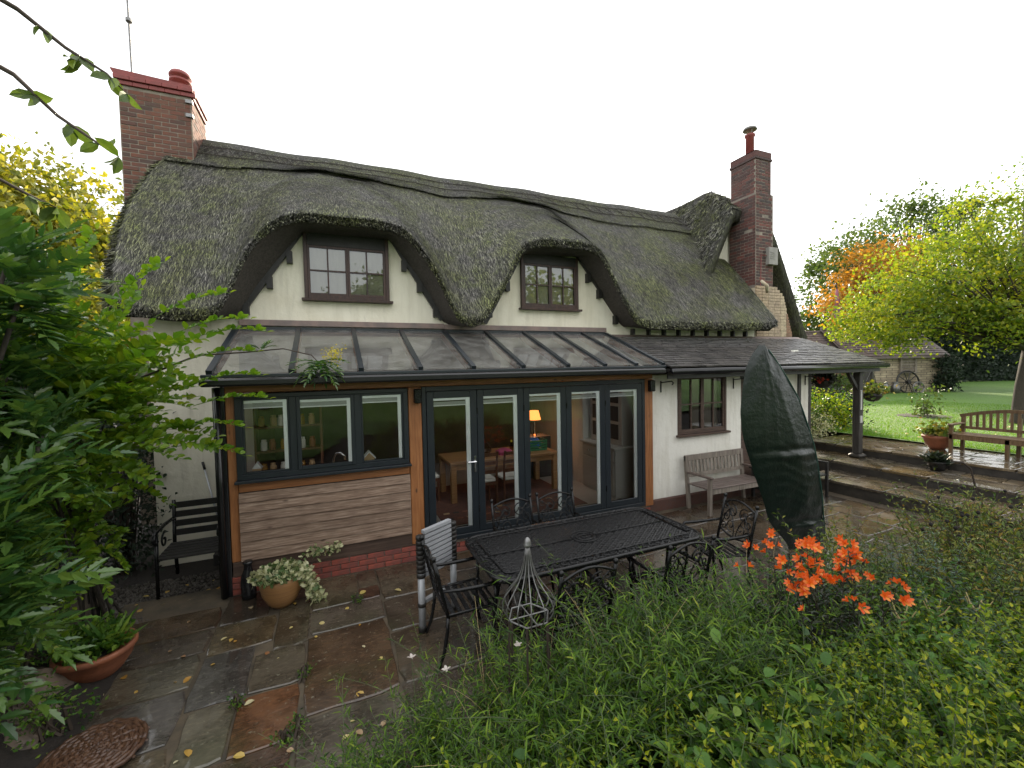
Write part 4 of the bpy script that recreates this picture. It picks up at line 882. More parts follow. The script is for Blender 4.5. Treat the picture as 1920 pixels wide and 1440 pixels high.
# ------------------------------------------------------------------ rendered lean-to and slate porch roof
YL = 6.12
lt = thing('slate_lean_to', 'white rendered lean-to under a low wet slate roof ending in an open porch', 'lean-to', (8.4, 6.6, 0))
m_ = MB()
m_.box(5.262,5.95,YL,YL+.22,.16,2.44); m_.box(5.95,7.2,YL,YL+.22,.16,1.3); m_.box(7.2,7.62,YL,YL+.22,.16,2.44); m_.box(7.62,8.9,YL+.05,YL+.22,.16,2.44); m_.box(8.9,9.35,YL,YL+.22,.16,2.44); m_.box(9.44,9.72,YL,YL+.22,.0,2.44); m_.box(9.55,9.72,YL+.22,YW,.0,2.9)
m_.box(5.95,7.2,YL,YL+.22,2.41,2.44); m_.build('wall', 'plaster_white', lt)
part('doorway_post', 'post_grey', lambda m: m.bbox(9.35,9.44,YL-.03,YL+.22,.2,2.44,.006), lt); part('corner_post', 'post_grey', lambda m: m.bbox(9.72,9.8,YL-.015,YL+.22,.2,2.44,.006), lt)
part('rough_plinth', 'brick_old_rest', lambda m: m.bbox(5.24,9.4,YL-.03,YL+.15,ZP-.05,.155,.02), lt)
casement(lt, 5.95, 7.2, YL+.04, 1.3, 2.41, 2.37, gm='old_glass', fr='oak_dark', d=.06)
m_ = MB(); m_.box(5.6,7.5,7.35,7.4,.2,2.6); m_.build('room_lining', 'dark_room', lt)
SE, ST = (5.62,2.56), (YW-.01,3.22); sl = np.array([ST[0]-SE[0], ST[1]-SE[1]]); SL = np.linalg.norm(sl); sl /= SL; ang = math.atan2(sl[1], sl[0])
SXA, SXB = 5.3, 11.55
part('roof_boarding', 'black_wood', lambda m: m.add([(SXA,SE[0],SE[1]-.03),(SXB,SE[0],SE[1]-.03),(SXB,ST[0],ST[1]-.03),(SXA,ST[0],ST[1]-.03),(SXA,SE[0]+.03,SE[1]-.09),(SXB,SE[0]+.03,SE[1]-.09),(SXB,ST[0],ST[1]-.1),(SXA,ST[0],ST[1]-.1)], [(0,1,2,3),(7,6,5,4),(0,4,5,1),(1,5,6,2),(2,6,7,3),(3,7,4,0)]), lt)
smm = []
for v_ in range(4):
    m_ = MB(); b = [(-.5,0),(-.17,rng.normal()*.006),(.17,rng.normal()*.006),(.5,rng.normal()*.006)]
    V = [(x,y,0) for x,y in b]+[(.5,.3,0),(-.5,.3,0)]; V = V+[(x,y,.024) for x,y,z in V]; m_.add(V, [(6,7,8,9,10,11),(0,6,11,5),(0,1,7,6),(1,2,8,7),(2,3,9,8),(3,4,10,9)]); me = m_.mesh('slate'); me.materials.append(MAT['slate']); smm.append(me)
rest = MB(); nr = 16; ex = SL/nr; cnt = 0
for r_ in range(nr):
    x = SXA-.02+rng.random()*.1
    while x < SXB:
        wd = rng.uniform(.16,.3)*(1-.018*r_); xc = x+wd/2; s0_ = r_*ex+rng.normal()*.006-.015; xw = min(wd-.008, SXB+.03-x)
        y, z = SE[0]+sl[0]*s0_, SE[1]+sl[1]*s0_+.02+rng.normal()*.002
        if cnt < 295:
            inst('slate', smm[rng.integers(4)], lt, (x+xw/2,y,z), (ang-.1+rng.normal()*.014,rng.normal()*.008,rng.normal()*.01), (xw,.62,1)); cnt += 1
        else:
            c_, s_ = math.cos(ang-.1), math.sin(ang-.1); j1, j2 = rng.normal(size=2)*.004
            V = [(x,y+j1,z),(x+xw,y+j2,z),(x+xw,y+.19*c_,z+.19*s_),(x,y+.19*c_,z+.19*s_)]; V += [(a,b,c+.024) for a,b,c in V]
            rest.add(V, [(4,5,6,7),(0,1,5,4),(1,2,6,5),(3,0,4,7)])
        x += wd
rest.build('slates', 'slate_rest', lt, kind='stuff')
part('gutter', 'black_gloss', lambda m: m.tube([(5.3,5.57,2.5),(8.4,5.565,2.5),(11.62,5.57,2.515)], .055, 8), lt, True)
part('fascia', 'black_wood', lambda m: m.box(5.3,11.5,5.66,5.69,2.38,2.5), lt)
part('porch_plate', 'black_wood', lambda m: m.bbox(9.7,11.5,5.86,5.98,2.36,2.5,.006), lt)
part('end_board', 'black_wood', lambda m: m.beam((11.5,5.66,2.5),(11.5,YW-.05,3.15),.05,.14), lt)
part('top_flashing', 'lead', lambda m: m.add([(5.3,YW-.2,3.16),(11.4,YW-.2,3.16),(11.4,YW-.01,3.28),(5.3,YW-.01,3.28)], [(0,1,2,3)]), lt)
# porch post with stone pad
part('porch_post', 'post_grey', lambda m: m.bbox(11.16,11.31,5.88,6.03,.47,2.36,.012), lt); part('post_pad', 'riser_stone', lambda m: m.bbox(11.1,11.37,5.82,6.09,.381,.47,.03), lt)
part('brace', 'post_grey', lambda m: m.beam((11.2,5.95,1.95),(10.85,5.95,2.36),.07,.07,(0,1,0)), lt); part('wall_plate_beam', 'black_wood', lambda m: m.box(11.18,11.29,6.03,YW,2.42,2.52), lt)
part('thermometer', 'sign_grey', lambda m: (m.box(11.175,11.245,5.862,5.878,1.2,1.36), m.box(11.185,11.225,5.862,5.878,1.5,1.95)), lt)
# the doorway seen past the green cover
part('entrance_door', 'oak_dark', lambda m: m.box(7.64,8.88,YL+.03,YL+.049,.16,2.3), lt)
part('door_lintel', 'black_wood', lambda m: m.box(7.6,8.95,YL-.012,YL+.03,2.3,2.43), lt)
# iron brackets for hanging baskets
for x in (5.55, 7.4, 9.6):
    tag(part('hanging_bracket', 'black_metal', lambda m: (m.tube([(x,YL-.0,2.3),(x,YL-.03,2.3),(x-.02,YL-.3,2.33),(x-.02,YL-.34,2.3),(x-.02,YL-.31,2.27)], .012, 6), m.tube([(x,YL-.01,2.12),(x,YL-.01,2.33)], .012, 6)), None), {5.55:'black iron bracket beside the garden room corner on the white wall',7.4:'black iron bracket right of the lean-to window on the white wall',9.6:'black iron bracket at the porch end of the white wall'}[x], 'bracket')
# ------------------------------------------------------------------ garden furniture
def spiral(cx, cz, r, turns, start, hand=1, n=26):
    return [(cx + r*(1-.82*k/n)*math.cos(start+hand*turns*2*math.pi*k/n), cz + r*(1-.82*k/n)*math.sin(start+hand*turns*2*math.pi*k/n)) for k in range(n+1)]
def garden_chair():
    c = thing('garden_chair', '-', 'chair', (0,0,0), 'black cast metal chairs round the garden table', world=False)
    # local: faces +Y, back at y=-.24
    def by(z): return -.22-(z-.45)*.22
    for sx in (-1,1):
        x = .27*sx
        part('back_post', 'black_metal', lambda m: (m.tube([(x,by(z),z) for z in (.42,.6,.8,.96)], .016, 8), m.lathe([(.008,.955),(.02,.97),(.024,.985),(.018,1.003),(.003,1.01)], (x,by(.97),0), 8)), c, True)
        part('leg', 'black_metal', lambda m: m.tube([(x,-.22,.43),(x,-.225,.3),(x*1.02,-.26,.12),(x*1.04,-.31,.0)], [.017,.018,.017,.015], 8), c, True)
        part('leg', 'black_metal', lambda m: m.tube([(x,.24,.64),(x,.25,.5),(x,.23,.38),(x,.22,.2),(x*1.04,.26,.0)], [.016,.017,.017,.016,.015], 8), c, True)
        part('armrest', 'black_metal', lambda m: m.tube([(x,by(.68),.68),(x*1.06,-.1,.665),(x*1.08,.1,.66),(x*1.06,.24,.665),(x*1.03,.27,.64),(x,.25,.61)], [.014,.018,.02,.02,.017,.012], 8), c, True)
    part('top_rail', 'black_metal', lambda m: m.tube([(x_,by(.94)-.0,.9+.075*math.cos(x_/.27*math.pi/2)**1) for x_ in np.linspace(-.27,.27,13)], .013, 8), c, True)
    part('lower_rail', 'black_metal', lambda m: m.tube([(x_,by(.56),.58-.05*math.cos(x_/.27*math.pi/2)) for x_ in np.linspace(-.27,.27,13)], .012, 8), c, True)
    m_ = MB()
    for sx in (-1,1):
        for (cx,cz,r_,t_,st_) in ((.1,.83,.085,1.3,1.2),(.19,.75,.06,1.2,2.5),(.085,.66,.075,1.25,4.4),(.2,.62,.05,1.1,0.5),(.215,.87,.04,1.1,4)):
            pts = [(p_[0]*sx, by(p_[1])+.004, p_[1]) for p_ in spiral(cx,cz,r_,t_,st_)]; m_.tube(pts, .0075, 5)
        m_.tube([(sx*(.02+.2*t_**2), by(.55+.36*t_), .55+.36*t_) for t_ in np.linspace(0,1,9)], .007, 5); m_.tube([(sx*(.25-.2*t_), by(.6+.2*t_), .6+.25*math.sin(t_*2.2)) for t_ in np.linspace(0,1,9)], .007, 5)
    m_.build('scrollwork', 'black_metal', c, True)
    part('seat_frame', 'black_metal', lambda m: m.tube([(-.27,-.22,.44),(-.27,.22,.45),(-.25,.25,.45),(.25,.25,.45),(.27,.22,.45),(.27,-.22,.44),(-.27,-.22,.44)], .014, 6), c)
    for k in range(6): part('seat_slat', 'black_metal', lambda m: m.bbox(-.26,.26,-.19+.072*k,-.145+.072*k,.44,.452,.004), c)
    return c
gc = garden_chair()
ch_spots = [(2.1,4.72,180,'black cast metal chair at the house side of the table, by the second folding door',.42),
            (2.74,4.72,180,'black cast metal chair at the house side of the table, by the third folding door',.42),
            (1.12,3.98,-90,'black cast metal chair at the table end beside the folded ladder',0),
            (4.25,3.75,78,'black cast metal chair pulled out at the table end facing the grey bench',0),
            (3.1,3.34,0,'black cast metal chair on the flower bed side, half hidden by stems',0),
            (1.95,3.34,0,'black cast metal chair on the flower bed side behind the wire obelisk',0)]
for i,(x,y,a,lab,_) in enumerate(ch_spots):
    o = gc if i == 0 else copy_tree(gc)
    o.location = (x,y,ZP); o.rotation_euler = (0,0,R(a)); o['label'] = lab
# big table with a cast lattice top
tb = thing('garden_table', 'large wet black cast metal garden table with a woven lattice top', 'table', (2.53,4.0,ZP))
TX0,TX1,TY0,TY1,TZ_ = 1.28,3.78,3.44,4.58,.735
def rr(ins, n=8, r_=.2):
    pts = []; r_ = max(r_-ins,.02)
    for cx,cy,a0 in ((TX1-ins-r_,TY1-ins-r_,0),(TX0+ins+r_,TY1-ins-r_,90),(TX0+ins+r_,TY0+ins+r_,180),(TX1-ins-r_,TY0+ins+r_,270)):
        for k in range(n+1): a = R(a0+90*k/n); pts.append((cx+r_*math.cos(a), cy+r_*math.sin(a)))
    return pts
m_ = MB(); o1 = rr(0); 
rings = [[(x,y,TZ_-.045) for x,y in rr(.012)],[(x,y,TZ_-.03) for x,y in rr(0)],[(x,y,TZ_-.008) for x,y in rr(-.004)],[(x,y,TZ_+.004) for x,y in rr(.012)],[(x,y,TZ_) for x,y in rr(.035)],[(x,y,TZ_-.02) for x,y in rr(.04)]]
rings = np.array([r_+[r_[0]] for r_ in rings]); m_.grid(rings, flip=True); m_.build('rim', 'black_metal', tb, True)
# lattice
m_ = MB(); 
def clipseg(px,py,dx,dy):
    t0,t1 = -9,9
    for p_,d_,a_,b_ in ((px,dx,TX0+.03,TX1-.03),(py,dy,TY0+.03,TY1-.03)):
        ta,tb_ = (a_-p_)/d_,(b_-p_)/d_; t0 = max(t0,min(ta,tb_)); t1 = min(t1,max(ta,tb_))
    return t0,t1
for sgn in (1,-1):
    for k in range(-70,71):
        px = 2.53+k*.048; py = 4.0; dx_,dy_ = .8,.6*sgn; t0,t1 = clipseg(px,py,dx_,dy_)
        if t1-t0 > .04:
            n_ = max(2,int((t1-t0)/.024)+1); tt = np.linspace(t0,t1,n_)
            P_ = np.column_stack([px+dx_*tt, py+dy_*tt, TZ_-.008+.005*np.sin(tt*math.pi/.03+(0 if sgn>0 else math.pi)+k*math.pi)])
            sd_ = np.array((-dy_,dx_,0))*.0125; V = np.concatenate([P_-sd_+np.array((0,0,-.003)), P_+np.array((0,0,.004)), P_+sd_+np.array((0,0,-.003))]); i_ = np.arange(n_-1)
            m_.add(V, np.concatenate([np.stack([i_,i_+1,i_+n_+1,i_+n_],1), np.stack([i_+n_,i_+n_+1,i_+2*n_+1,i_+2*n_],1)])[:, ::-1].copy())
m_.build('lattice', 'black_metal', tb, True)
part('under_lattice_shade', 'black_wood', lambda m: m.add([(x,y,TZ_-.03) for x,y in rr(.045)], [tuple(range(36))]), tb)  # added black sheet stands in for the darkness seen through the lattice
m_ = MB(); b1 = rr(.13); b1 = b1+[b1[0]]; m_.tube([(x,y,TZ_+.002) for x,y in b1], .008, 5)
for a_ in np.linspace(0,1,60,endpoint=False):
    ptsr = rr(.08); q_ = ptsr[int(a_*36)%36]
for side in range(4):
    nn = 22 if side%2 == 0 else 9
    for k in range(nn):
        f = (k+.5)/nn
        if side == 0: cx,cy = TX0+.2+(TX1-TX0-.4)*f, TY0+.085
        elif side == 2: cx,cy = TX0+.2+(TX1-TX0-.4)*f, TY1-.085
        elif side == 1: cx,cy = TX0+.085, TY0+.2+(TY1-TY0-.4)*f
        else: cx,cy = TX1-.085, TY0+.2+(TY1-TY0-.4)*f
        m_.tube([(p_[0],p_[1],TZ_+.003) for p_ in spiral(cx,cy,.045,1.1,k*1.9,1 if k%2 else -1,12)], .006, 4)
m_.build('border_scroll', 'black_metal', tb, True)
part('parasol_ring', 'black_metal', lambda m: [m.tube([(2.53+r_*math.cos(a),4.0+r_*math.sin(a),TZ_+.003) for a in np.linspace(0,2*math.pi,29)], .008, 5) for r_ in (.035,.1,.15)], tb, True)
part('centre_seam', 'black_metal', lambda m: [m.tube([(a,4.0,TZ_+.002),(b,4.0,TZ_+.002)], .007, 5) for a,b in ((1.4,2.38),(2.68,3.66))], tb, True)
for x in (1.62,3.44):
    for y in (3.68,4.34): part('leg', 'black_metal', lambda m: m.tube([(x,y,TZ_-.03),(x,y,.5),(x+(.03 if x<2.5 else -.03),y,.3),(x+(-.05 if x<2.5 else .05),y,ZP)], [.03,.03,.026,.024], 8), tb, True)
part('apron', 'black_metal', lambda m: (m.box(1.62,3.44,3.665,3.69,TZ_-.11,TZ_-.04), m.box(1.62,3.44,4.33,4.355,TZ_-.11,TZ_-.04), m.box(1.61,1.635,3.69,4.33,TZ_-.11,TZ_-.04), m.box(3.43,3.455,3.69,4.33,TZ_-.11,TZ_-.04)), tb)
# telescopic ladder, folded
ld_ = thing('telescopic_ladder', 'folded aluminium telescopic ladder with black collars behind the garden chair', 'ladder', (.98,4.35,ZP))
La, Lb = np.array((.78,4.3,ZP)), np.array((1.18,4.55,ZP)); lv = (Lb-La)/np.linalg.norm(Lb-La)
for p_ in (La,Lb):
    part('stile', 'aluminium', lambda m: m.lathe([(.036,0),(.036,.62)], p_, 14), ld_, True)
    for k in range(9): part('collar', 'black_wood', lambda m: m.lathe([(.041,.56+.049*k),(.046,.565+.049*k),(.046,.595+.049*k),(.041,.6+.049*k)], p_, 14), ld_, True)
    part('foot', 'black_wood', lambda m: m.lathe([(.042,0),(.044,.05),(.038,.06)], p_, 12), ld_, True); part('collar', 'black_wood', lambda m: m.lathe([(.04,.26),(.043,.27),(.043,.29),(.04,.3)], p_, 14), ld_, True)
for k in range(10): part('rung', 'aluminium', lambda m: m.beam(La+lv*.04+np.array((0,0,.575+.049*k)), Lb-lv*.04+np.array((0,0,.575+.049*k)), .05, .034), ld_)
part('rung', 'aluminium', lambda m: m.beam(La+lv*.04+np.array((0,0,.3)), Lb-lv*.04+np.array((0,0,.3)), .05, .03), ld_)
# wire obelisk
ob = thing('garden_obelisk', 'galvanised wire garden obelisk with an onion top and ball finial in the bed', 'obelisk', (1.24,2.7,0))
prof = [(.012,1.36),(.02,1.3),(.032,1.24),(.05,1.18),(.08,1.12),(.125,1.06),(.165,1.01),(.186,.965),(.185,.92),(.165,.88),(.15,.86)]
for k in range(12):
    a = 2*math.pi*k/12+.2; part('rib', 'galvanised', lambda m: m.tube([(1.24+r_*math.cos(a),2.7+r_*math.sin(a),z) for r_,z in prof], .0045, 5), ob, True)
part('ring', 'galvanised', lambda m: m.tube([(1.24+.152*math.cos(a),2.7+.152*math.sin(a),.86) for a in np.linspace(0,2*math.pi,7)], .006, 5), ob)
part('crossbar', 'galvanised', lambda m: (m.tube([(1.09,2.7,.862),(1.39,2.7,.862)], .005, 5), m.tube([(1.24,2.55,.866),(1.24,2.85,.866)], .005, 5)), ob)
part('finial', 'galvanised', lambda m: m.lathe([(.026,1.36),(.03,1.368),(.026,1.376),(.026,1.39),(.019,1.41),(.008,1.422),(.002,1.424)], (1.24,2.7,0), 14), ob, True); part('neck', 'galvanised', lambda m: m.lathe([(.016,1.3),(.02,1.31),(.02,1.33),(.014,1.36)], (1.24,2.7,0), 12), ob, True)
for k in range(6):
    a = 2*math.pi*k/6; part('leg', 'stem_dark', lambda m: m.tube([(1.24+.15*math.cos(a),2.7+.15*math.sin(a),.86),(1.24+.17*math.cos(a),2.7+.17*math.sin(a),-.05)], .008, 5), ob)
# covered parasol
tp = thing('covered_parasol', 'tall leaning shape wrapped in a wet dark green tarpaulin cover', 'parasol', (6.2,4.0,ZP))
hz = np.array([2.86,2.8,2.55,2.16,2.0,1.7,1.44,1.2,1.03,.85,.71,.41,.05,-.05]); xl = np.array([5.35,5.24,5.06,4.99,4.97,5.0,5.09,5.2,5.27,5.36,5.42,5.53,5.9,5.95]); xr = np.array([5.4,5.47,5.72,6.06,6.15,6.3,6.42,6.49,6.53,6.58,6.62,6.68,6.75,6.76])
zs = np.linspace(2.86,-.05,90); L_ = np.interp(zs,hz[::-1],xl[::-1]); R_ = np.interp(zs,hz[::-1],xr[::-1]); L_ = sm(L_,5); R_ = sm(R_,5)
na = 64; rows = []
for z,l_,r_ in zip(zs,L_,R_):
    cx,hw = (l_+r_)/2,(r_-l_)/2; dp = .03+.13*math.sin(np.clip((2.86-z)/2.95,0,1)*math.pi)**.6
    uf = np.concatenate([np.linspace(-1,.74,34), np.linspace(.78,1,5)]); ub = np.linspace(1,-1,20)[1:]
    yf = np.where(uf < .76, -dp*np.clip((uf+1)/1.2,0,1)**.75*(1-.12*np.clip(uf,0,1)), -dp*.9*(1-uf)/.24); yb = .6*dp*np.sqrt(np.clip(1-ub**2,0,1))
    crease = .02*math.exp(-((z-1.33)/.045)**2)-.022*math.exp(-((z-1.42)/.035)**2)-.035*math.exp(-((z-.36)/.05)**2)+.016*math.exp(-((z-.28)/.04)**2)
    rid = .012*np.exp(-((uf-(-.25+.22*(z-1.4)))/.05)**2)+.009*np.exp(-((uf-(.3-.2*(z-1.4)))/.045)**2)+.01*np.exp(-((uf-(-.6+.35*(z-1.4)))/.06)**2)
    wr = .003*np.sin(z*41+uf*6+2*np.sin(uf*5))*(1 if z < 1.5 else .3)+.004*np.sin(z*13-uf*9)
    edge = np.clip(1-np.abs(uf)**6,0,1); yf = yf-(rid*(.45 if z > 1.2 else .2)+wr+crease*(.6+.4*np.sin(uf*4+1)))*edge
    rows.append(np.concatenate([np.stack([cx+hw*uf*(1+.006*math.sin(z*17)), 4.0+yf, np.full_like(uf,z)],-1), np.stack([cx+hw*ub, 4.0+yb, np.full_like(ub,z)],-1)]))
m_ = MB(); m_.grid(np.array(rows), flip=False); cv = m_.build('cover', 'tarp', tp, True)
part('seam', 'tarp_seam', lambda m: m.tube([((L_[k]+R_[k])/2+(R_[k]-L_[k])/2*.76,4.0-.91*(.03+.13*math.sin(min((2.86-zs[k])/2.95,1)*math.pi)**.6),zs[k]) for k in range(2,88,2)], .009, 5), tp, True)
part('pole', 'black_metal', lambda m: m.tube([(6.35,4.0,ZP),(6.2,4.0,.5)], .04, 8), tp)
# weathered bench by the wall
bn = thing('slatted_bench', 'weathered silver-grey slatted wooden bench against the white lean-to wall', 'bench', (6.8,5.75,ZP))
by_ = 5.98
for x in (6.06,7.5):
    part('leg', 'bench_grey', lambda m: m.beam((x,by_-.02,ZP),(x,by_+.05,.9),.06,.05,(0,1,0)), bn); part('leg', 'bench_grey', lambda m: m.beam((x,by_-.5,ZP),(x,by_-.5,.6),.06,.06,(0,1,0)), bn)
    part('armrest', 'bench_seat', lambda m: m.bbox(x-.035,x+.035,by_-.56,by_-.01,.6,.635,.008), bn)
part('top_rail', 'bench_grey', lambda m: m.beam((6.03,by_+.05,.87),(7.53,by_+.05,.87),.04,.1), bn); part('bottom_rail', 'bench_grey', lambda m: m.beam((6.08,by_+.02,.55),(7.48,by_+.02,.55),.035,.07), bn)
for k in range(15): x = 6.14+.0915*k; part('back_slat', 'bench_grey', lambda m: m.beam((x,by_+.02,.58),(x,by_+.045,.83),.05,.016,(0,1,0)), bn)
for k in range(6): y = by_-.5+.083*k; part('seat_slat', 'bench_seat', lambda m: m.bbox(6.04,7.52,y,y+.068,.395+.004*(k in (0,5)),.42,.005), bn)
part('front_rail', 'bench_grey', lambda m: m.box(6.08,7.48,by_-.49,by_-.46,.31,.393), bn)
# little black side table and chair by the green cover
stb = thing('side_table', 'small black square side table between grey bench and green cover', 'table', (8.0,5.75,ZP)); part('tabletop', 'black_wood', lambda m: m.bbox(7.66,8.34,5.5,5.98,.52,.56,.008), stb)
for x in (7.72,8.28):
    for y in (5.55,5.92): part('leg', 'black_wood', lambda m: m.box(x-.025,x+.025,y-.025,y+.025,ZP,.52), stb)
part('basket_shelf', 'black_wood', lambda m: m.box(7.7,8.3,5.54,5.94,.12,.5), stb)
sc_ = thing('wooden_chair', 'small dark wooden chair by the steps behind the green cover', 'chair', (8.75,5.45,ZP))
for x in (8.55,8.95):
    part('back_post', 'black_wood', lambda m: m.beam((x,5.65,ZP),(x,5.68,.95),.045,.045,(0,1,0)), sc_); part('leg', 'black_wood', lambda m: m.beam((x,5.27,ZP),(x,5.27,.62),.045,.045,(0,1,0)), sc_); part('armrest', 'black_wood', lambda m: m.box(x-.03,x+.03,5.24,5.64,.622,.65), sc_)
for z in (.6,.75,.9): part('back_slat', 'black_wood', lambda m: m.box(8.57,8.93,5.66,5.68,z-.03,z+.03), sc_)
part('seat', 'black_wood', lambda m: m.bbox(8.54,8.96,5.26,5.64,.38,.41,.005), sc_)
# black bench at the left
lb = thing('black_bench', 'black slatted garden bench with scrolled arms beside the garden room corner', 'bench', (-1.65,6.6,ZP))
for x in (-1.98,-1.34):
    part('arm', 'black_metal', lambda m: m.tube([(x,6.95,.72),(x,6.6,.745),(x,6.3,.74),(x,6.22,.7),(x,6.22,.64),(x,6.27,.6),(x,6.31,.63)], .022, 8), lb, True); part('arm_post', 'black_metal', lambda m: m.tube([(x,6.29,.7),(x,6.27,.4),(x,6.27,ZP)], .02, 8), lb, True); part('leg', 'black_metal', lambda m: m.tube([(x,6.96,.95),(x,6.92,.4),(x,6.97,ZP)], .022, 8), lb, True); part('side_rail', 'black_metal', lambda m: m.tube([(x,6.27,.38),(x,6.92,.38)], .02, 6), lb)
    part('arm_scroll', 'black_metal', lambda m: m.tube([(x,6.55+p_[0],.56+p_[1]) for p_ in spiral(0,0,.1,1.2,1.0)], .012, 5), lb, True)
for k in range(6): part('seat_slat', 'black_wood', lambda m: m.bbox(-2.0,-1.32,6.28+.1*k,6.35+.1*k,.395,.42,.004), lb)
for k in range(4): part('back_slat', 'black_wood', lambda m: m.beam((-2.0,6.93+.01*k,.52+.12*k),(-1.32,6.93+.01*k,.52+.12*k),.02,.08), lb)
# silver pole leaning on the wall
bp = thing('broom', 'silver-handled broom leaning on the rendered wall behind the black bench', 'broom', (-1.5,7.1,ZP)); part('handle', 'aluminium', lambda m: m.tube([(-1.42,7.05,.1),(-1.74,7.41,1.3)], .013, 8), bp, True); part('grip', 'black_wood', lambda m: m.tube([(-1.72,7.39,1.24),(-1.752,7.422,1.345)], .017, 8), bp, True); part('head', 'black_wood', lambda m: m.bbox(-1.58,-1.26,6.98,7.08,ZP,.12,.01), bp)
# pots
iv = thing('ivy_pot', 'round tan glazed pot of variegated ivy in front of the weatherboards', 'planter', (-.6,5.5,ZP))
part('pot', 'glazed_tan', lambda m: m.lathe([(.1,0),(.15,.05),(.2,.15),(.225,.27),(.232,.33),(.22,.345),(.205,.33),(.2,.28),(.02,.27)], (-.6,5.5,ZP), 30), iv, True); part('soil', 'soil', lambda m: m.lathe([(.2,.285),(.01,.3)], (-.6,5.5,ZP), 16), iv)
n = 620; th = rng.random(n)*2*math.pi; ra = .26*np.sqrt(rng.random(n)); P = np.column_stack([-.62+ra*np.cos(th)*1.15, 5.5+ra*np.sin(th), .3+.16*rng.random(n)*(1-ra/.35)])
n2 = 330; tq = rng.random(n2); P2 = np.column_stack([-.34+.12*tq+rng.normal(size=n2)*.035, 5.42+rng.normal(size=n2)*.06, .3-.33*tq+rng.normal(size=n2)*.03]); n3 = 90; tq = rng.random(n3); P3 = np.column_stack([-.4+.45*tq, 5.6+.3*tq+rng.normal(size=n3)*.04, .4+.03*np.sin(tq*6)+rng.normal(size=n3)*.03])
P = np.concatenate([P,P2,P3]); D = rng.normal(size=(len(P),3))+np.array((0,-.4,.1)); X,Y,Z = frames(D, upbias=.8); IVY = ([(0,0,0),(-.5,.15,.03),(-.25,.4,0),(-.45,.7,.03),(0,1,-.03),(.45,.7,.03),(.25,.4,0),(.5,.15,.03)], [(0,7,6,5,4,3,2,1)])
m_ = MB(); m_.scatter(*IVY, P, X, Y, Z, .035+.03*rng.random(len(P))); m_.build('ivy_leaves', 'leaf_ivy', iv)
tp2 = thing('terracotta_bowl', 'wide terracotta bowl of green plants at the shrub edge', 'planter', (-2.0,4.88,ZP))
part('bowl', 'terracotta', lambda m: m.lathe([(.12,0),(.18,.05),(.24,.14),(.27,.22),(.285,.23),(.285,.265),(.265,.275),(.25,.24),(.02,.23)], (-2.0,4.88,ZP), 32), tp2, True); part('soil', 'soil', lambda m: m.lathe([(.25,.23),(.01,.25)], (-2.0,4.88,ZP), 16), tp2)
n = 700; th = rng.random(n)*2*math.pi; ra = .27*np.sqrt(rng.random(n)); P = np.column_stack([-2.03+ra*np.cos(th), 4.9+ra*np.sin(th), .19+.17*rng.random(n)]); X,Y,Z = frames(rng.normal(size=(n,3))+np.array((0,0,.4)), upbias=.6); m_ = MB(); m_.scatter(*LEAF_F, P, X, Y, Z, np.column_stack([.03+.02*rng.random(n), .05+.03*rng.random(n), np.full(n,.05)])); m_.build('leaves', 'leaf_pot', tp2)
n = 26; D = np.column_stack([rng.normal(size=n)*.8+.4, rng.normal(size=n)*.6, .9+0*rng.random(n)]); X,Y,Z = frames(D, upbias=.5); m_ = MB(); m_.scatter(*LEAF_L, np.tile([(-1.9,4.85,.2)],(n,1)), X, Y, Z, np.column_stack([np.full(n,.03), .22+.14*rng.random(n), np.full(n,.3)])); m_.build('strap_leaves', 'leaf_pot', tp2)
bt_ = thing('black_urn', 'tall dark bottle-shaped jar beside the ivy pot', 'jar', (-.98,5.82,ZP)); part('body', 'black_gloss', lambda m: m.lathe([(.075,0),(.08,.06),(.078,.26),(.045,.34),(.04,.4),(.055,.42),(.05,.44),(.03,.44)], (-.98,5.84,ZP), 18), bt_, True)
wk = thing('wicker_mat', 'round coiled brown wicker lid lying on the flagstones', 'wicker lid', (-1.62,3.85,ZP))
for k in range(11): part('coil', 'wicker', lambda m: m.tube([(-1.62+(.025+.026*k)*math.cos(a),3.82+(.025+.026*k)*math.sin(a),ZP+.03+.035*math.cos(k/11*1.5)+.01*math.sin(a*14+k*math.pi)) for a in np.linspace(0,2*math.pi,40)], .017, 6), wk, True)
for k in range(14): part('spoke', 'wicker', lambda m: m.tube([(-1.62+.03*math.cos(k*.449),3.82+.03*math.sin(k*.449),ZP+.075),(-1.62+.2*math.cos(k*.449),3.82+.2*math.sin(k*.449),ZP+.065),(-1.62+.31*math.cos(k*.449),3.82+.31*math.sin(k*.449),ZP+.02)], .009, 5), wk)
smp = thing('stump_post', 'stubby weathered timber stump at the patio edge among shrubs', 'stump', (-2.35,5.65,ZP)); part('post', 'stump_wood', lambda m: m.add([(-2.5,5.55,ZP-.1),(-2.25,5.55,ZP-.1),(-2.25,5.75,ZP-.1),(-2.5,5.75,ZP-.1),(-2.46,5.57,.36),(-2.27,5.58,.5),(-2.27,5.72,.52),(-2.46,5.72,.38)], [(0,1,5,4),(1,2,6,5),(2,3,7,6),(3,0,4,7),(4,5,6,7)]), smp)
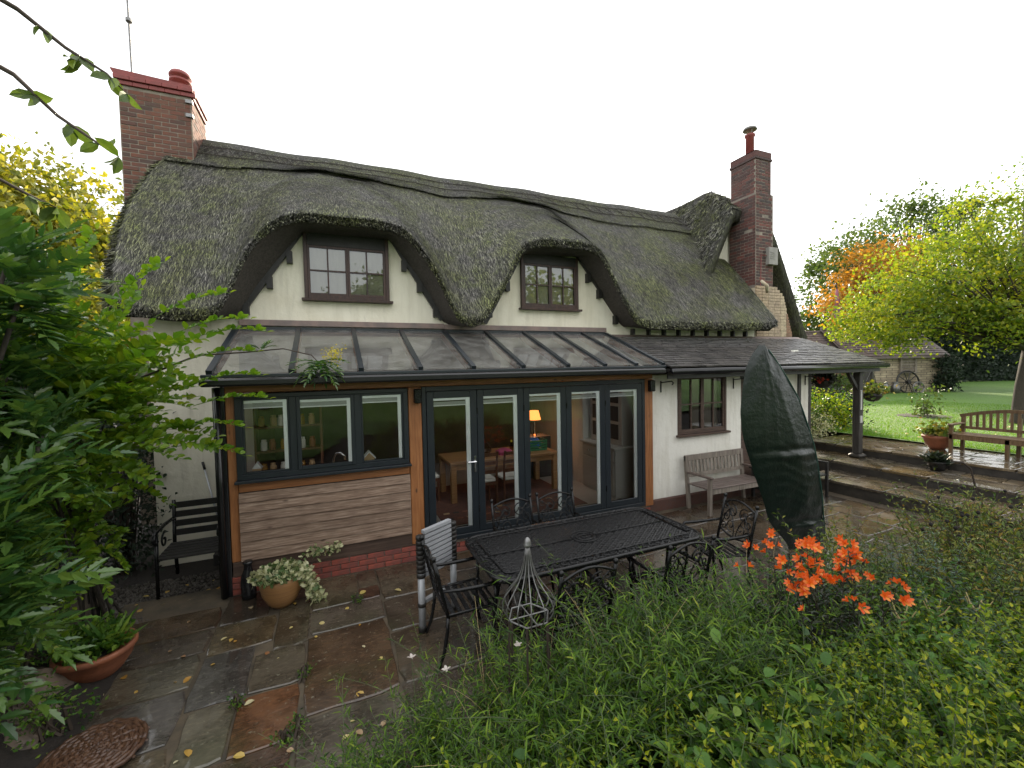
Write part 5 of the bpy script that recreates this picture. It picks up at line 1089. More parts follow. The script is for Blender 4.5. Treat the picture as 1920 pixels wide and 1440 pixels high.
for k,(x,y,s_) in enumerate([(-2.35,4.62,.3),(-2.5,4.9,.26),(-2.7,4.55,.34),(-2.25,4.3,.24),(-2.55,4.25,.3),(-2.15,4.08,.17),(-2.75,5.15,.26),(-2.4,3.95,.24)]):
    V = unit(rng.normal(size=(1,3))); m_ = MB(); uu = np.linspace(0,math.pi,9); vv = np.linspace(0,2*math.pi,13)
    ph = rng.random(3)*6; g3 = np.array([[ (x+s_*math.sin(a)*math.cos(b)*(1+.18*math.sin(3*b+ph[0])+.1*math.sin(5*a+ph[1])), y+s_*.8*math.sin(a)*math.sin(b)*(1+.16*math.sin(2*b+ph[2])), .02+.1*s_+s_*.62*math.cos(a)*(1+.1*math.sin(4*b))) for b in vv] for a in uu]); m_.grid(g3); tag(m_.build('rock', 'rock'), 'rough brown edging rock between the patio slabs and the shrub bank', 'rock', 'edging rocks')
# shepherd's crook style iron stake by the steps
tag(part('iron_stake', 'stem_dark', lambda m: m.tube([(9.2,3.0,-.1),(8.95,3.15,.6),(8.9,3.2,.95),(8.78,3.25,1.05),(8.6,3.3,1.08)], .014, 6), None), 'bent dark iron plant stake leaning at the foot of the steps', 'stake')
# curved teak bench on the terrace
tbn = thing('teak_bench', 'curved-back teak bench on the upper terrace beside the lawn', 'bench', (12.75,4.0,.57))
zb_ = .572; ys = np.linspace(4.85,3.05,25)
part('top_rail', 'teak', lambda m: [m.beam((12.98,ys[k],zb_+.78+.16*math.sin((ys[k]-3.05)/1.8*math.pi)),(12.98,ys[k+1],zb_+.78+.16*math.sin((ys[k+1]-3.05)/1.8*math.pi)),.05,.07) for k in range(24)], tbn); part('back_rail', 'teak', lambda m: m.box(12.94,12.98,3.05,4.85,zb_+.5,zb_+.56), tbn)
for k in range(17): y = 3.13+.103*k; part('back_slat', 'teak', lambda m: m.box(12.955,12.975,y-.022,y+.022,zb_+.56,zb_+.75+.16*math.sin((y-3.05)/1.8*math.pi)), tbn)
for k in range(6): part('seat_slat', 'teak', lambda m: m.bbox(12.42+.09*k,12.495+.09*k,3.05,4.85,zb_+.4,zb_+.425,.004), tbn)
part('front_rail', 'teak', lambda m: m.box(12.42,12.46,3.08,4.82,zb_+.31,zb_+.399), tbn)
for y in (4.8,3.95,3.1):
    part('leg', 'teak', lambda m: m.box(12.42,12.48,y-.03,y+.03,zb_,zb_+.4), tbn); part('leg', 'teak', lambda m: m.beam((12.95,y,zb_),(12.99,y,zb_+.8),.06,.06,(0,1,0)), tbn)
for y in (4.8,3.1): part('armrest', 'teak', lambda m: m.bbox(12.36,12.98,y-.04,y+.04,zb_+.6,zb_+.64,.01), tbn); part('arm_post', 'teak', lambda m: m.box(12.42,12.48,y-.03,y+.03,zb_+.4,zb_+.6), tbn)
# pots by the steps
rp = thing('terracotta_pot', 'terracotta pot of orange flowers at the lawn edge beside the teak bench', 'planter', (12.75,5.15,.57)); part('pot', 'terracotta', lambda m: m.lathe([(.13,0),(.2,.1),(.25,.24),(.27,.26),(.27,.31),(.25,.32),(.23,.28),(.02,.27)], (12.75,5.15,.572), 26), rp, True)
n = 420; P = np.column_stack([12.75+rng.normal(size=n)*.14, 5.15+rng.normal(size=n)*.14, .9+np.abs(rng.normal(size=n))*.1]); X,Y,Z = frames(rng.normal(size=(n,3))+np.array((0,0,.5))); m_ = MB(); m_.scatter(*LEAF_F, P, X, Y, Z, .06+.04*rng.random(n)); m_.build('foliage', 'leaf_autumn', rp)
dp_ = thing('dark_succulent', 'dark purple rosette plant in a low pot on the middle step', 'plant', (11.3,4.55,.38)); part('pot', 'black_wood', lambda m: m.lathe([(.12,0),(.17,.16),(.18,.18),(.15,.17)], (11.25,4.55,.382), 18), dp_, True)
n = 130; D = np.column_stack([rng.normal(size=n), rng.normal(size=n), .3+.9*rng.random(n)]); X,Y,Z = frames(D, upbias=2); m_ = MB(); m_.scatter(*LEAF_O, np.tile([(11.25,4.55,.52)],(n,1))+.05*rng.normal(size=(n,3)), X, Y, Z, np.column_stack([np.full(n,.08), .16+.12*rng.random(n), np.full(n,.12)])); m_.build('leaves', 'leaf_dark', dp_)
# hanging baskets in the porch
for k,(x,y,z,lm_,lab) in enumerate([(10.62,6.35,2.2,'leaf_dark','dark hanging basket with a red flower beside the porch wall'),(11.85,5.98,1.85,'leaf_autumn','dark hanging basket of yellow flowers outside the porch post')]):
    hb = thing('hanging_basket', lab, 'hanging basket', (x,y,z-.2)); part('bowl', 'black_wood', lambda m: m.lathe([(.04,-.2),(.12,-.17),(.19,-.08),(.21,.0),(.19,.0),(.02,-.02)], (x,y,z), 18), hb, True)
    for a in (0,2.1,4.2): part('chain', 'black_metal', lambda m: m.tube([(x+.2*math.cos(a),y+.2*math.sin(a),z),(x,y,2.46)], .006, 4), hb)
    if k: part('arm', 'black_metal', lambda m: m.tube([(11.29,5.95,2.4),(x,y,2.47)], .012, 5), hb)
    n = 420; P = np.column_stack([x+rng.normal(size=n)*.13, y+rng.normal(size=n)*.13, z+.06+rng.normal(size=n)*.08]); X,Y,Z = frames(rng.normal(size=(n,3))+np.array((0,0,.3))); m_ = MB(); m_.scatter(*LEAF_F, P, X, Y, Z, .05+.04*rng.random(n)); m_.build('foliage', lm_, hb)
    if not k: n = 40; P = np.column_stack([x-.28+rng.normal(size=n)*.035, y-.1+rng.normal(size=n)*.035, z+.0+rng.normal(size=n)*.035]); X,Y,Z = frames(rng.normal(size=(n,3))); m_ = MB(); m_.scatter(*LEAF_F, P, X, Y, Z, np.full(n,.06)); m_.build('flower', 'petal_red', hb)
# fallen leaves on the flags
fm = MB(); fm.add(*LEAF_O); fme = fm.mesh('fallen_leaf'); fme.materials.append(MAT['fallen'])
FLV = [(-1.0,3.55),(-.5,3.0),(-.95,4.93),(-1.0,4.99),(-.66,4.6),(-.45,4.95),(-1.75,4.72),(-1.6,4.5),(-1.35,4.85),(-1.5,5.02),(-.55,4.45),(.2,4.7),(.05,3.4),(.3,3.3),(-1.9,4.4),(-1.1,4.6),(-.2,4.9),(.1,5.1),(4.6,4.9),(5.2,5.1),(4.2,4.6),(3.9,5.0),(5.6,4.6),(-1.4,3.3),(-.4,3.5),(.7,5.2),(7.6,4.6),(8.3,4.9),(7.2,5.0)]
for x,y in FLV+[(-2.2+1.0*rng.random(), 5.8+.9*rng.random()) for _ in range(26)]+[(-2.1+2.5*rng.random(), 3.1+2.6*rng.random()) for _ in range(26)]:
    s_ = .035+.06*rng.random()**2; zg = ZP+.006 if y < 5.75 or x > -1.2 else float(ground_h(x,y))+.035
    o = inst('fallen_leaf', fme, None, (x,y,zg), (rng.normal()*.15,rng.normal()*.15,rng.random()*6.3), (s_*.75,s_,s_)); tag(o, 'small fallen autumn leaf lying on the wet flagstones or gravel', 'leaf', 'fallen leaves on the paving')

for _ in range(70):
    x, y = 13.6+7*rng.random()**1.3, 3+6*rng.random(); s_ = .05+.06*rng.random(); o = inst('fallen_leaf', fme, None, (x,y,float(lawn_z(x,y))+.045), (rng.normal()*.3,rng.normal()*.3,rng.random()*6.3), (s_*.75,s_,s_)); tag(o, 'fallen yellow or brown leaf lying on the lawn grass', 'leaf', 'fallen leaves on the lawn')
# ------------------------------------------------------------------ trees
def tree(name, label, base, blobs, nl, ls, mat, group=None, trunk_r=.15, forks=5, seed=1, clump=.5, per=60, top=None, lean=0.0):
    """trunk, limbs to every clump, crown of single leaves in uneven clumps. blobs = [(centre, (rx,ry,rz), weight)]"""
    r_ = np.random.default_rng(seed); base = np.array(base,float)
    t = thing(name, label, 'tree', tuple(base), group)
    wt = np.array([b[2] for b in blobs],float); wt /= wt.sum(); ncl = max(6, nl//per); C = []
    for (c,rad,_),w_ in zip(blobs, wt):
        k = max(3,int(ncl*w_)); d = unit(r_.normal(size=(k,3))); rr_ = (.35+.65*r_.random(k)**.5)[:,None]*(1+.12*r_.normal(size=(k,1))); C.append(np.array(c)+d*rr_*np.array(rad))
    C = np.concatenate(C); cen = np.average(np.array([b[0] for b in blobs]), axis=0, weights=wt)
    fork = base + (cen-base)*np.array((.55,.55,.45)) if top is None else np.array(top)
    m_ = MB(); mid = (base+fork)/2+np.array((r_.normal()*.1,r_.normal()*.1,0)); m_.tube([base-np.array((0,0,.15)),base+(mid-base)*.15,mid,fork], [trunk_r*1.35,trunk_r*1.05,trunk_r*.85,trunk_r*.7], 10)
    for c in C[r_.permutation(len(C))[:min(len(C),int(forks))]]:
        q = fork+(c-fork)*.5+np.array((0,0,.12*np.linalg.norm(c-fork)))*(.5+r_.random()) + r_.normal(size=3)*.1
        m_.tube([fork,fork+(q-fork)*.5+r_.normal(size=3)*.06,q,c], [trunk_r*.42,trunk_r*.3,trunk_r*.17,trunk_r*.05], 5)
    m_.build('trunk', 'bark', t, True)
    cnt = r_.multinomial(nl, r_.dirichlet(np.ones(len(C))*2.5)); idx = np.repeat(np.arange(len(C)), cnt); n = len(idx)
    csz = clump*(.55+.9*r_.random(len(C)))
    P = C[idx]+r_.normal(size=(n,3))*csz[idx][:,None]*np.array((1,1,.55)); D = r_.normal(size=(n,3))+np.array((0,0,-.35)); X,Y,Z = frames(D, upbias=.7)
    m_ = MB(); sz = ls*(.65+.7*r_.random(n)); m_.scatter(*LEAF_D, P, X, Y, Z, np.column_stack([sz*.62, sz, sz])); m_.build('crown', mat, t)
    return t
# left, behind the gable
tree('yellow_tree', 'tall yellow autumn tree behind the left chimney', (-9.5,19,0), [((-9.6,18.5,7.0),(3.4,2.5,2.6),1.0),((-7.4,18.6,5.6),(2.4,2,2.0),.7),((-11,18,4),(3,2.5,2.5),.5)], 46000, .2, 'leaf_yellow', seed=3, clump=.5, forks=60)
tree('yellow_tree', 'low yellow leaved tree showing below the thatch verge', (-6.6,15.5,0), [((-6.4,15.6,3.6),(2.2,1.8,2.0),1.0),((-8.4,15.2,3.0),(2,1.6,1.8),.6)], 24000, .17, 'leaf_yellow', seed=5, clump=.42, forks=40)
# right: the spreading tree on the lawn
tree('garden_tree', 'spreading yellow-green tree on the lawn with a leaning dark trunk', (19.2,5.9,.55), [((18.6,7.3,5.0),(2.7,2.1,1.7),1.0),((17.0,8.1,3.9),(1.9,1.6,1.1),.55),((21.0,6.6,6.4),(3.0,2.4,2.3),.9),((22,5.2,4.2),(2.6,2.2,1.6),.6),((19.3,6.3,3.9),(2.0,1.6,.9),.4)], 36000, .115, 'leaf_acer', seed=11, clump=.25, forks=130, trunk_r=.17, top=(20.1,6.0,2.9), per=45)
tree('orange_tree', 'orange autumn tree behind the stone outbuilding', (34,17.2,.6), [((33.6,16.6,7.9),(3.0,2.4,2.3),1.0),((31.9,17.2,5.9),(2.2,2,1.5),.5)], 9000, .22, 'leaf_orange', seed=13, clump=.5, forks=40)
tree('tall_tree', 'tall thin grey-green tree rising highest behind the orange tree', (40,17.6,.6), [((39.6,17.5,11.8),(4.6,3.5,2.6),1.0),((36,19.5,10),(2.4,2.4,2.2),.5),((44,16,10.5),(3,3,2.6),.6)], 8000, .26, 'leaf_tree', seed=17, clump=.6, forks=90, trunk_r=.3, per=70)
tree('pale_tree', 'pale loose tree left of the orange tree above the outbuilding roof', (40.5,23.2,.6), [((40,22.6,8.2),(3.0,2.6,4.2),1.0),((43,21.6,11),(2.6,2.6,2.6),.5),((38.2,23.4,5.4),(2.2,2,1.8),.4)], 9000, .3, 'leaf_tree', seed=19, clump=.7, forks=50)
tree('green_tree', 'dense green tree standing behind the spreading garden tree', (33,9.5,.6), [((34.5,9.0,6.6),(3.0,3,2.0),1.0),((38,7.5,7.0),(4,3,3.0),.8)], 10000, .24, 'leaf_tree', seed=23, clump=.7, forks=60, trunk_r=.25)
# trees and hedge behind the photographer: seen only mirrored in the glass
for k,(x,y,h_,s_,lab) in enumerate([(-7,-13,7,31,'broad green tree on the upper lawn opposite the small paned windows'),(6,-16,8,37,'tall green tree on the upper lawn opposite the folding doors'),(15,-12,6.5,41,'yellowing tree on the upper lawn opposite the lean-to')]):
    tree('lawn_tree', lab, (x,y,.9), [((x,y,h_),(3.6,3,2.8),1.0),((x+2,y+.5,h_-1.5),(2.5,2.2,1.8),.6)], 9000, .32, 'leaf_tree' if k < 2 else 'leaf_acer', seed=s_, clump=.7, forks=40)
def hedge(name, lab, a, b, z0_, z1_, th, n, ls, mat, seed=1):
    r_ = np.random.default_rng(seed); a = np.array(a,float); b = np.array(b,float); L_ = np.linalg.norm(b-a); u_ = (b-a)/L_; v_ = np.array((-u_[1],u_[0]))
    h = thing(name, lab, 'hedge', (*((a+b)/2),z0_)); m_ = MB(); m_.beam((*a,(z0_+z1_)/2),(*b,(z0_+z1_)/2),th*.72,(z1_-z0_)*.94); m_.build('inner_growth', 'leaf_hedge', h)
    s_ = r_.random(n)*L_; z = z0_+(z1_-z0_)*r_.random(n)**.8; top = r_.random(n) < .25; z = np.where(top, z1_+r_.normal(size=n)*.06, z); o_ = np.where(top, (r_.random(n)-.5)*th, np.where(r_.random(n)<.5,-.5,.5)*th*(.85+.3*r_.random(n)))
    o_ = o_+.08*np.sin(s_*2.3); z = z+.07*np.sin(s_*1.7)
    P = np.column_stack([a[0]+u_[0]*s_+v_[0]*o_, a[1]+u_[1]*s_+v_[1]*o_, z]); X,Y,Z = frames(r_.normal(size=(n,3)), upbias=.4); m_ = MB(); m_.scatter(*LEAF_D, P, X, Y, Z, np.column_stack([ls*(.5+.5*r_.random(n)), ls*(.7+.6*r_.random(n)), np.full(n,ls)])); m_.build('foliage', mat, h); return h
hedge('conifer_hedge', 'tall dark clipped conifer hedge closing the far side of the lawn', (42,21), (58,12.5), .7, 5.4, 1.6, 24000, .22, 'leaf_hedge', 3)
hedge('garden_hedge', 'long green hedge along the far side of the upper lawn', (-26,-21), (30,-21), .9, 3.6, 1.4, 12000, .3, 'leaf_hedge', 5)
# ------------------------------------------------------------------ stone outbuilding across the lawn
ob_ = thing('stone_outbuilding', 'low stone and brick outbuilding with a tiled roof across the lawn', 'building', (30,16,.6))
OA = np.array((25.6,17.6)); OB = np.array((29.2,16.1)); ou = unit(OB-OA); on = np.array((ou[1],-ou[0]))          # brick range with the window
m_ = MB(); m_.beam((*(OA-on*2),1.45),(*(OB-on*2),1.45),4.0,1.7); m_.build('brick_wall', 'far_brick', ob_)
m_ = MB(); m_.beam((*(OA-on*1.98),.85),(*(OB-on*1.98),.85),4.0,.5); m_.build('stone_base', 'far_stone', ob_)
def gable_roof(a, b, wdt, ze, zr, mat, name='roof', over=.3):
    a = np.array(a); b = np.array(b); u_ = unit(b-a); n_ = np.array((u_[1],-u_[0])); a = a-u_*over; b = b+u_*over; q = []
    for p_ in (a,b): q += [(*(p_+n_*wdt),ze),(*p_,zr),(*(p_-n_*wdt),ze)]
    V = q+[(x,y,z-.12) for x,y,z in q]
    m_ = MB(); m_.add(V, [(0,3,4,1),(1,4,5,2),(6,7,10,9),(7,8,11,10),(0,6,9,3),(2,5,11,8),(0,1,7,6),(1,2,8,7),(3,9,10,4),(4,10,11,5)]); rf = m_.build(name, mat, ob_)
    m_ = MB(); sl_ = math.hypot(wdt, zr-ze); nrow = int(sl_/.22)                       # courses of tiles
    for r_ in range(nrow):
        f0, f1 = r_/nrow, (r_+1)/nrow; pa = a+n_*wdt*(1-f0); pb = b+n_*wdt*(1-f0); pc = a+n_*wdt*(1-f1); pd = b+n_*wdt*(1-f1); z0_ = ze+(zr-ze)*f0; z1_ = ze+(zr-ze)*f1
        nn = 16; 
        for k in range(nn):
            g0,g1 = k/nn,(k+.96)/nn; j = .01+rng.random()*.02; m_.add([(*(pa+(pb-pa)*g0),z0_+.05+j),(*(pa+(pb-pa)*g1),z0_+.05+j),(*(pc+(pd-pc)*g1),z1_+.015+j),(*(pc+(pd-pc)*g0),z1_+.015+j)], [(0,1,2,3)])
    m_.build('roof_tiles', 'far_tile', rf, kind='stuff')
    m_ = MB(); m_.tube([(*a,zr+.04),(*b,zr+.04)], .1, 6); m_.build('ridge_tile', 'far_tile', rf)
gable_roof(OA-on*2, OB-on*2, 2.3, 2.35, 4.55, 'far_tile')
OC = OB+ou*.05; OD = OC+ou*5.4
m_ = MB(); m_.beam((*(OC+on*.35-on*2.2),1.75),(*(OD+on*.35-on*2.2),1.75),4.4,2.3); m_.build('stone_wall', 'far_stone', ob_)
gable_roof(OC+on*.35-on*2.2, OD+on*.35-on*2.2, 2.5, 2.85, 4.75, 'far_tile')
def on_face(s_, z, w_, h_, d=.06, o0=OA, off=.0): c = o0+ou*s_+on*(off); return (c, z, w_, h_)
def face_box(m, o0, off, s0, s1, z0_, z1_, d):
    a = o0+ou*s0+on*(off+d/2); b = o0+ou*s1+on*(off+d/2); m.beam((*a,(z0_+z1_)/2),(*b,(z0_+z1_)/2),d,z1_-z0_)
wn = part('window', 'bench_grey', lambda m: (face_box(m,OA,.0,1.0,2.5,1.5,1.56,.1), face_box(m,OA,.0,1.0,2.5,2.3,2.36,.1), face_box(m,OA,.0,1.0,1.07,1.56,2.3,.1), face_box(m,OA,.0,1.71,1.79,1.56,2.3,.1), face_box(m,OA,.0,2.43,2.5,1.56,2.3,.1)), ob_)
for s0 in (1.07,1.79):
    for c in range(2):
        for r_ in range(2): part('pane', 'old_glass', lambda m: face_box(m,OA,.02,s0+.02+.31*c,s0+.3+.31*c,1.58+.37*r_,1.92+.37*r_,.01), wn)
part('plank_door', 'post_grey', lambda m: face_box(m,OB,.35,.25,1.15,.6,2.5,.06), ob_); part('door_post', 'post_grey', lambda m: (face_box(m,OB,.35,.1,.24,.6,2.6,.1), face_box(m,OB,.35,1.16,1.3,.6,2.6,.1)), ob_)
sh_ = part('loading_hatch', 'bench_grey', lambda m: (face_box(m,OB,.36,2.9,3.0,1.9,2.8,.12), face_box(m,OB,.36,3.8,3.9,1.9,2.8,.12), face_box(m,OB,.36,2.85,3.95,1.82,1.9,.16)), ob_)
for k in range(5): part('louvre', 'bench_grey', lambda m: face_box(m,OB,.37,3.0,3.8,1.93+.18*k,2.06+.18*k,.05), sh_)
# cart wheel, churns against the stone wall
cwh = thing('cart_wheel', 'old iron-tyred cart wheel leaning on the stone outbuilding wall', 'wheel', (*(OB+ou*3.1+on*.75),.62)); wc = OB+ou*3.1+on*.75
def wp(a, r_): return (wc[0]+ou[0]*r_*math.cos(a)-on[0]*.12*math.sin(a)*r_, wc[1]+ou[1]*r_*math.cos(a)-on[1]*.12*math.sin(a)*r_, 1.3+r_*math.sin(a))
part('rim', 'black_wood', lambda m: m.tube([wp(a,.66) for a in np.linspace(0,2*math.pi,33)], .05, 6), cwh, True); part('hub', 'black_wood', lambda m: m.tube([(*(wc-on*.1),1.3),(*(wc+on*.12),1.3)], .1, 10), cwh)
for k in range(10): part('spoke', 'black_wood', lambda m: m.tube([wp(k*.628,.08),wp(k*.628,.65)], .025, 5), cwh)
for k,(s_,r_,lab) in enumerate([(1.75,.2,'small grey metal churn by the outbuilding door'),(2.35,.22,'grey metal churn between the cart wheel and the other churn')]):
    c = OB+ou*s_+on*.75; tag(part('milk_churn', 'galvanised', lambda m: m.lathe([(r_,0),(r_,.45),(r_*.6,.58),(r_*.6,.66),(r_*.75,.7),(.02,.72)], (c[0],c[1],.62), 14), None, True), lab, 'churn')
c = OB+ou*3.5+on*1.0; tag(part('small_wheel', 'galvanised', lambda m: (m.tube([(c[0]+ou[0]*.33*math.cos(a),c[1]+ou[1]*.33*math.cos(a),.97+.33*math.sin(a)) for a in np.linspace(0,2*math.pi,25)], .04, 6), [m.tube([(c[0]-ou[0]*.3*math.cos(a),c[1]-ou[1]*.3*math.cos(a),.97-.3*math.sin(a)),(c[0]+ou[0]*.3*math.cos(a),c[1]+ou[1]*.3*math.cos(a),.97+.3*math.sin(a))], .02, 5) for a in (.3,1.1,1.9,2.7)]), None, True), 'small pale wheel leaning in front of the big cart wheel', 'wheel')
# flagpole with a furled flag
fp = thing('flagpole', 'thin flagpole with a furled red flag behind the outbuilding roof', 'flagpole', (29.9,17.1,.6)); part('pole', 'post_grey', lambda m: m.tube([(29.9,17.1,.6),(29.9,17.1,7.6)], .035, 6), fp); part('flag', 'flag_cloth', lambda m: m.tube([(29.84,17.05,7.2),(29.8,17.0,6.6),(29.78,16.98,5.9),(29.76,16.95,5.3),(29.76,16.95,5.1)], [.06,.13,.16,.17,.08], 8), fp, True)
# ------------------------------------------------------------------ shrubs
def bush(name, lab, c, rad, n, ls, mat, seed=1, zb=None, tmpl=LEAF_F, group=None, clump=.18):
    r_ = np.random.default_rng(seed); c = np.array(c,float); zb = c[2]-rad[2] if zb is None else zb; b = thing(name, lab, 'shrub', (c[0],c[1],zb), group)
    k = max(6,n//45); d = unit(r_.normal(size=(k,3))); C = c+d*(.3+.7*r_.random((k,1))**.5)*np.array(rad); C[:,2] = np.maximum(C[:,2], zb+.05); m_ = MB()
    for q in C: m_.tube([(c[0]+r_.normal()*.05,c[1]+r_.normal()*.05,zb-.05),(c+q)/2+np.array((0,0,.05)),q], [.014,.01,.004], 4)
    m_.build('stems', 'twig', b)
    idx = r_.integers(k,size=n); P = C[idx]+r_.normal(size=(n,3))*clump; P[:,2] = np.maximum(P[:,2],zb+.02); D = r_.normal(size=(n,3))+unit(P-c)*.8; X,Y,Z = frames(D, upbias=.9); m_ = MB(); sz = ls*(.65+.7*r_.random(n)); m_.scatter(*tmpl, P, X, Y, Z, np.column_stack([sz*.55, sz, sz])); m_.build('foliage', mat, b); return b
bush('yellow_bush', 'bright yellow-green bush at the lawn edge beyond the porch post', (13.7,8.3,1.15), (.85,.8,.55), 2600, .09, 'leaf_lime', 3, .58)
bush('white_edged_bush', 'low pale variegated bush at the foot of the porch wall', (12.4,7.9,.85), (.6,.5,.35), 1300, .07, 'leaf_ivy', 4, .55)
bush('dark_bush', 'dark green bush behind the yellow bush by the porch', (14.9,8.4,1.05), (.6,.6,.45), 1500, .1, 'leaf_hedge', 5, .6)
bush('border_bush', 'rounded green bush below the outbuilding window', (27.4,15.6,1.3), (1.0,.9,.75), 1700, .15, 'leaf_tree', 6, .63)
bush('lavender_bush', 'low grey-purple bush in front of the brick outbuilding wall', (25.3,15.2,.95), (1.3,.9,.4), 1500, .12, 'leaf_dark', 7, .62)
bush('corner_climber', 'dark climber growing up the far corner of the stone outbuilding', (*(OD+on*.6),1.7), (.6,.5,1.2), 2000, .16, 'leaf_hedge', 8, .65)
bush('far_shrub', 'dark shrub with pale flowers left of the conifer hedge', (38,17.5,1.7), (2.4,1.6,1.3), 2600, .22, 'leaf_dark', 9, .7)
bush('rose_sapling', 'young rose bush in a round bed cut in the lawn', (19.4,8.2,1.2), (.32,.32,.6), 240, .13, 'leaf_tree', 10, .62)
m_ = MB(); m_.lathe([(.75,0),(.72,.03),(.1,.05)], (19.4,8.2,.6), 20); bd = m_.build('planting_bed', 'soil'); bd['kind'] = 'structure'
# ---- mahonia: stiff fronds of spiny leaflets round upright stems
SPINY = ([(0,0,0),(-.34,.14,.05),(-.3,.2,.04),(-.52,.34,.09),(-.38,.42,.06),(-.5,.58,.09),(-.28,.66,.04),(-.3,.8,.05),(0,1.08,-.06),(.3,.8,.05),(.28,.66,.04),(.5,.58,.09),(.38,.42,.06),(.52,.34,.09),(.3,.2,.04),(.34,.14,.05),(0,.3,-.02),(0,.65,-.03)],
         [(0,16,1),(16,2,1),(16,4,3,2),(16,17,4),(17,6,5,4),(17,8,7,6),(0,15,16),(16,15,14),(16,14,13,12),(16,12,17),(17,12,11,10),(17,10,9,8)])
def frond_mesh(seed, pairs=7, L_=.36):
    r_ = np.random.default_rng(seed); m_ = MB(); s_ = np.linspace(0,1,10); path = np.column_stack([0*s_, L_*s_, .06*np.sin(s_*1.5)-.12*s_**2]); m_.tube(path, np.linspace(.004,.0015,10), 5); P, D, Nn, sc = [], [], [], []
    for k in range(pairs):
        f = .16+.78*k/(pairs-1); p_ = np.array((0, L_*f, .06*math.sin(f*1.5)-.12*f*f))
        for sx in (-1,1): P.append(p_); D.append((sx*1.0, .62+.25*f+r_.normal()*.08, .12+r_.normal()*.1-.15*f)); Nn.append((r_.normal()*.2, r_.normal()*.2-.2, 1)); sc.append((.105-.02*abs(f-.55))*(.9+.2*r_.random()))
    P.append(path[-1]); D.append((0,1,-.35)); Nn.append((0,0,1)); sc.append(.105)
    P, D, Nn, sc = map(np.array, (P,D,Nn,sc)); D = unit(D); X = unit(np.cross(D, Nn)); Z = np.cross(X, D); m_.scatter(*SPINY, P, X, D, Z, np.column_stack([sc*.42, sc, sc*.8])); me = m_.mesh('frond'); me.materials.append(MAT['leaf_mahonia']); return me
FR = [frond_mesh(50+k, p_, l_) for k,(p_,l_) in enumerate([(7,.36),(8,.4),(6,.3),(7,.33)])]
def orient(d, roll=0.0):
    d = Vector(d).normalized(); z = Vector((0,0,1)); z = (z-d*z.dot(d)); z = z.normalized() if z.length > 1e-3 else Vector((0,1,0)); x = d.cross(z); return (Matrix((x,d,z)).transposed() @ Matrix.Rotation(roll,3,'Y')).to_euler()
def mahonia(lab, base, heads, seed=1, nf=13, sc=1.0):
    r_ = np.random.default_rng(seed); t = thing('mahonia_shrub', lab, 'shrub', base); m_ = MB()
    for h in heads: h = np.array(h,float); b = np.array(base,float)+np.array((r_.normal()*.1,r_.normal()*.1,-.1)); m_.tube([b,(b+h)/2+np.array((r_.normal()*.06,r_.normal()*.06,.1)),h], [.022,.018,.012], 6)
    m_.build('stem', 'bark', t, True)
    for h in heads:
        for k in range(nf):
            a = k*2.4+r_.normal()*.25; el = R(65-95*(k/nf))+r_.normal()*.1; d = (math.cos(a)*math.cos(el), math.sin(a)*math.cos(el), math.sin(el)); s_ = sc*(.85+.4*r_.random())
            inst('frond', FR[r_.integers(4)], t, Vector(h)-Vector((0,0,.02*k)), orient(d, r_.normal()*.3), (s_,s_,s_))
    return t
def heads_in(n, lo, hi, seed): r_ = np.random.default_rng(seed); return [tuple(np.array(lo)+(np.array(hi)-np.array(lo))*r_.random(3)) for _ in range(n)]
mahonia('large dark mahonia with spiny glossy fronds filling the left edge', (-2.5,4.0,.5), heads_in(13,(-2.7,3.55,1.7),(-1.75,4.35,2.95),2)+heads_in(8,(-2.7,3.5,1.05),(-1.98,4.1,1.75),3)+heads_in(4,(-2.3,3.9,2.9),(-1.9,4.3,3.4),4)+[(-2.0,3.5,1.5),(-1.98,3.42,1.2),(-2.1,3.3,1.35)], 3, 15, 1.15)
mahonia('lower mahonia fronds hanging over the terracotta bowl', (-2.7,4.5,.4), heads_in(6,(-2.75,4.2,.85),(-2.3,4.7,1.35),6), 5, 14, 1.0)
# the spray lying on the glass roof, with its yellow flower head
sp_ = thing('mahonia_spray', 'long mahonia branch with a yellow flower head hanging over the glass roof', 'branch', (-1.6,5.3,2.7)); m_ = MB(); m_.tube([(-1.9,5.2,2.5),(-1.3,5.5,2.82),(-.85,5.62,2.86),(-.5,5.66,2.9),(-.2,5.62,2.82),(-.12,5.6,2.72)], [.012,.011,.009,.008,.007,.006], 6); m_.build('stem', 'twig', sp_, True)
for k in range(15):
    a = k*2.4; el = R(25-75*k/15); inst('frond', FR[k%4], sp_, (-.12,5.58,2.73), orient((math.cos(a)*math.cos(el), math.sin(a)*math.cos(el)-.35, math.sin(el)-.25)), (.8,.8,.8))
n = 260; P = np.array((.03,5.55,2.78))+rng.normal(size=(n,3))*np.array((.05,.04,.05))+np.outer(rng.random(n),(.03,-.02,.08)); X,Y,Z = frames(rng.normal(size=(n,3))); m_ = MB(); m_.scatter(*LEAF_F, P, X, Y, Z, .012+.012*rng.random(n)); m_.build('flower_head', 'petal_yellow', sp_)
for k in range(5): inst('frond', FR[k%4], sp_, (-.72,5.6,2.88), orient((math.cos(k*1.3), .3*math.sin(k*1.3), .5)), (.4,.4,.4))
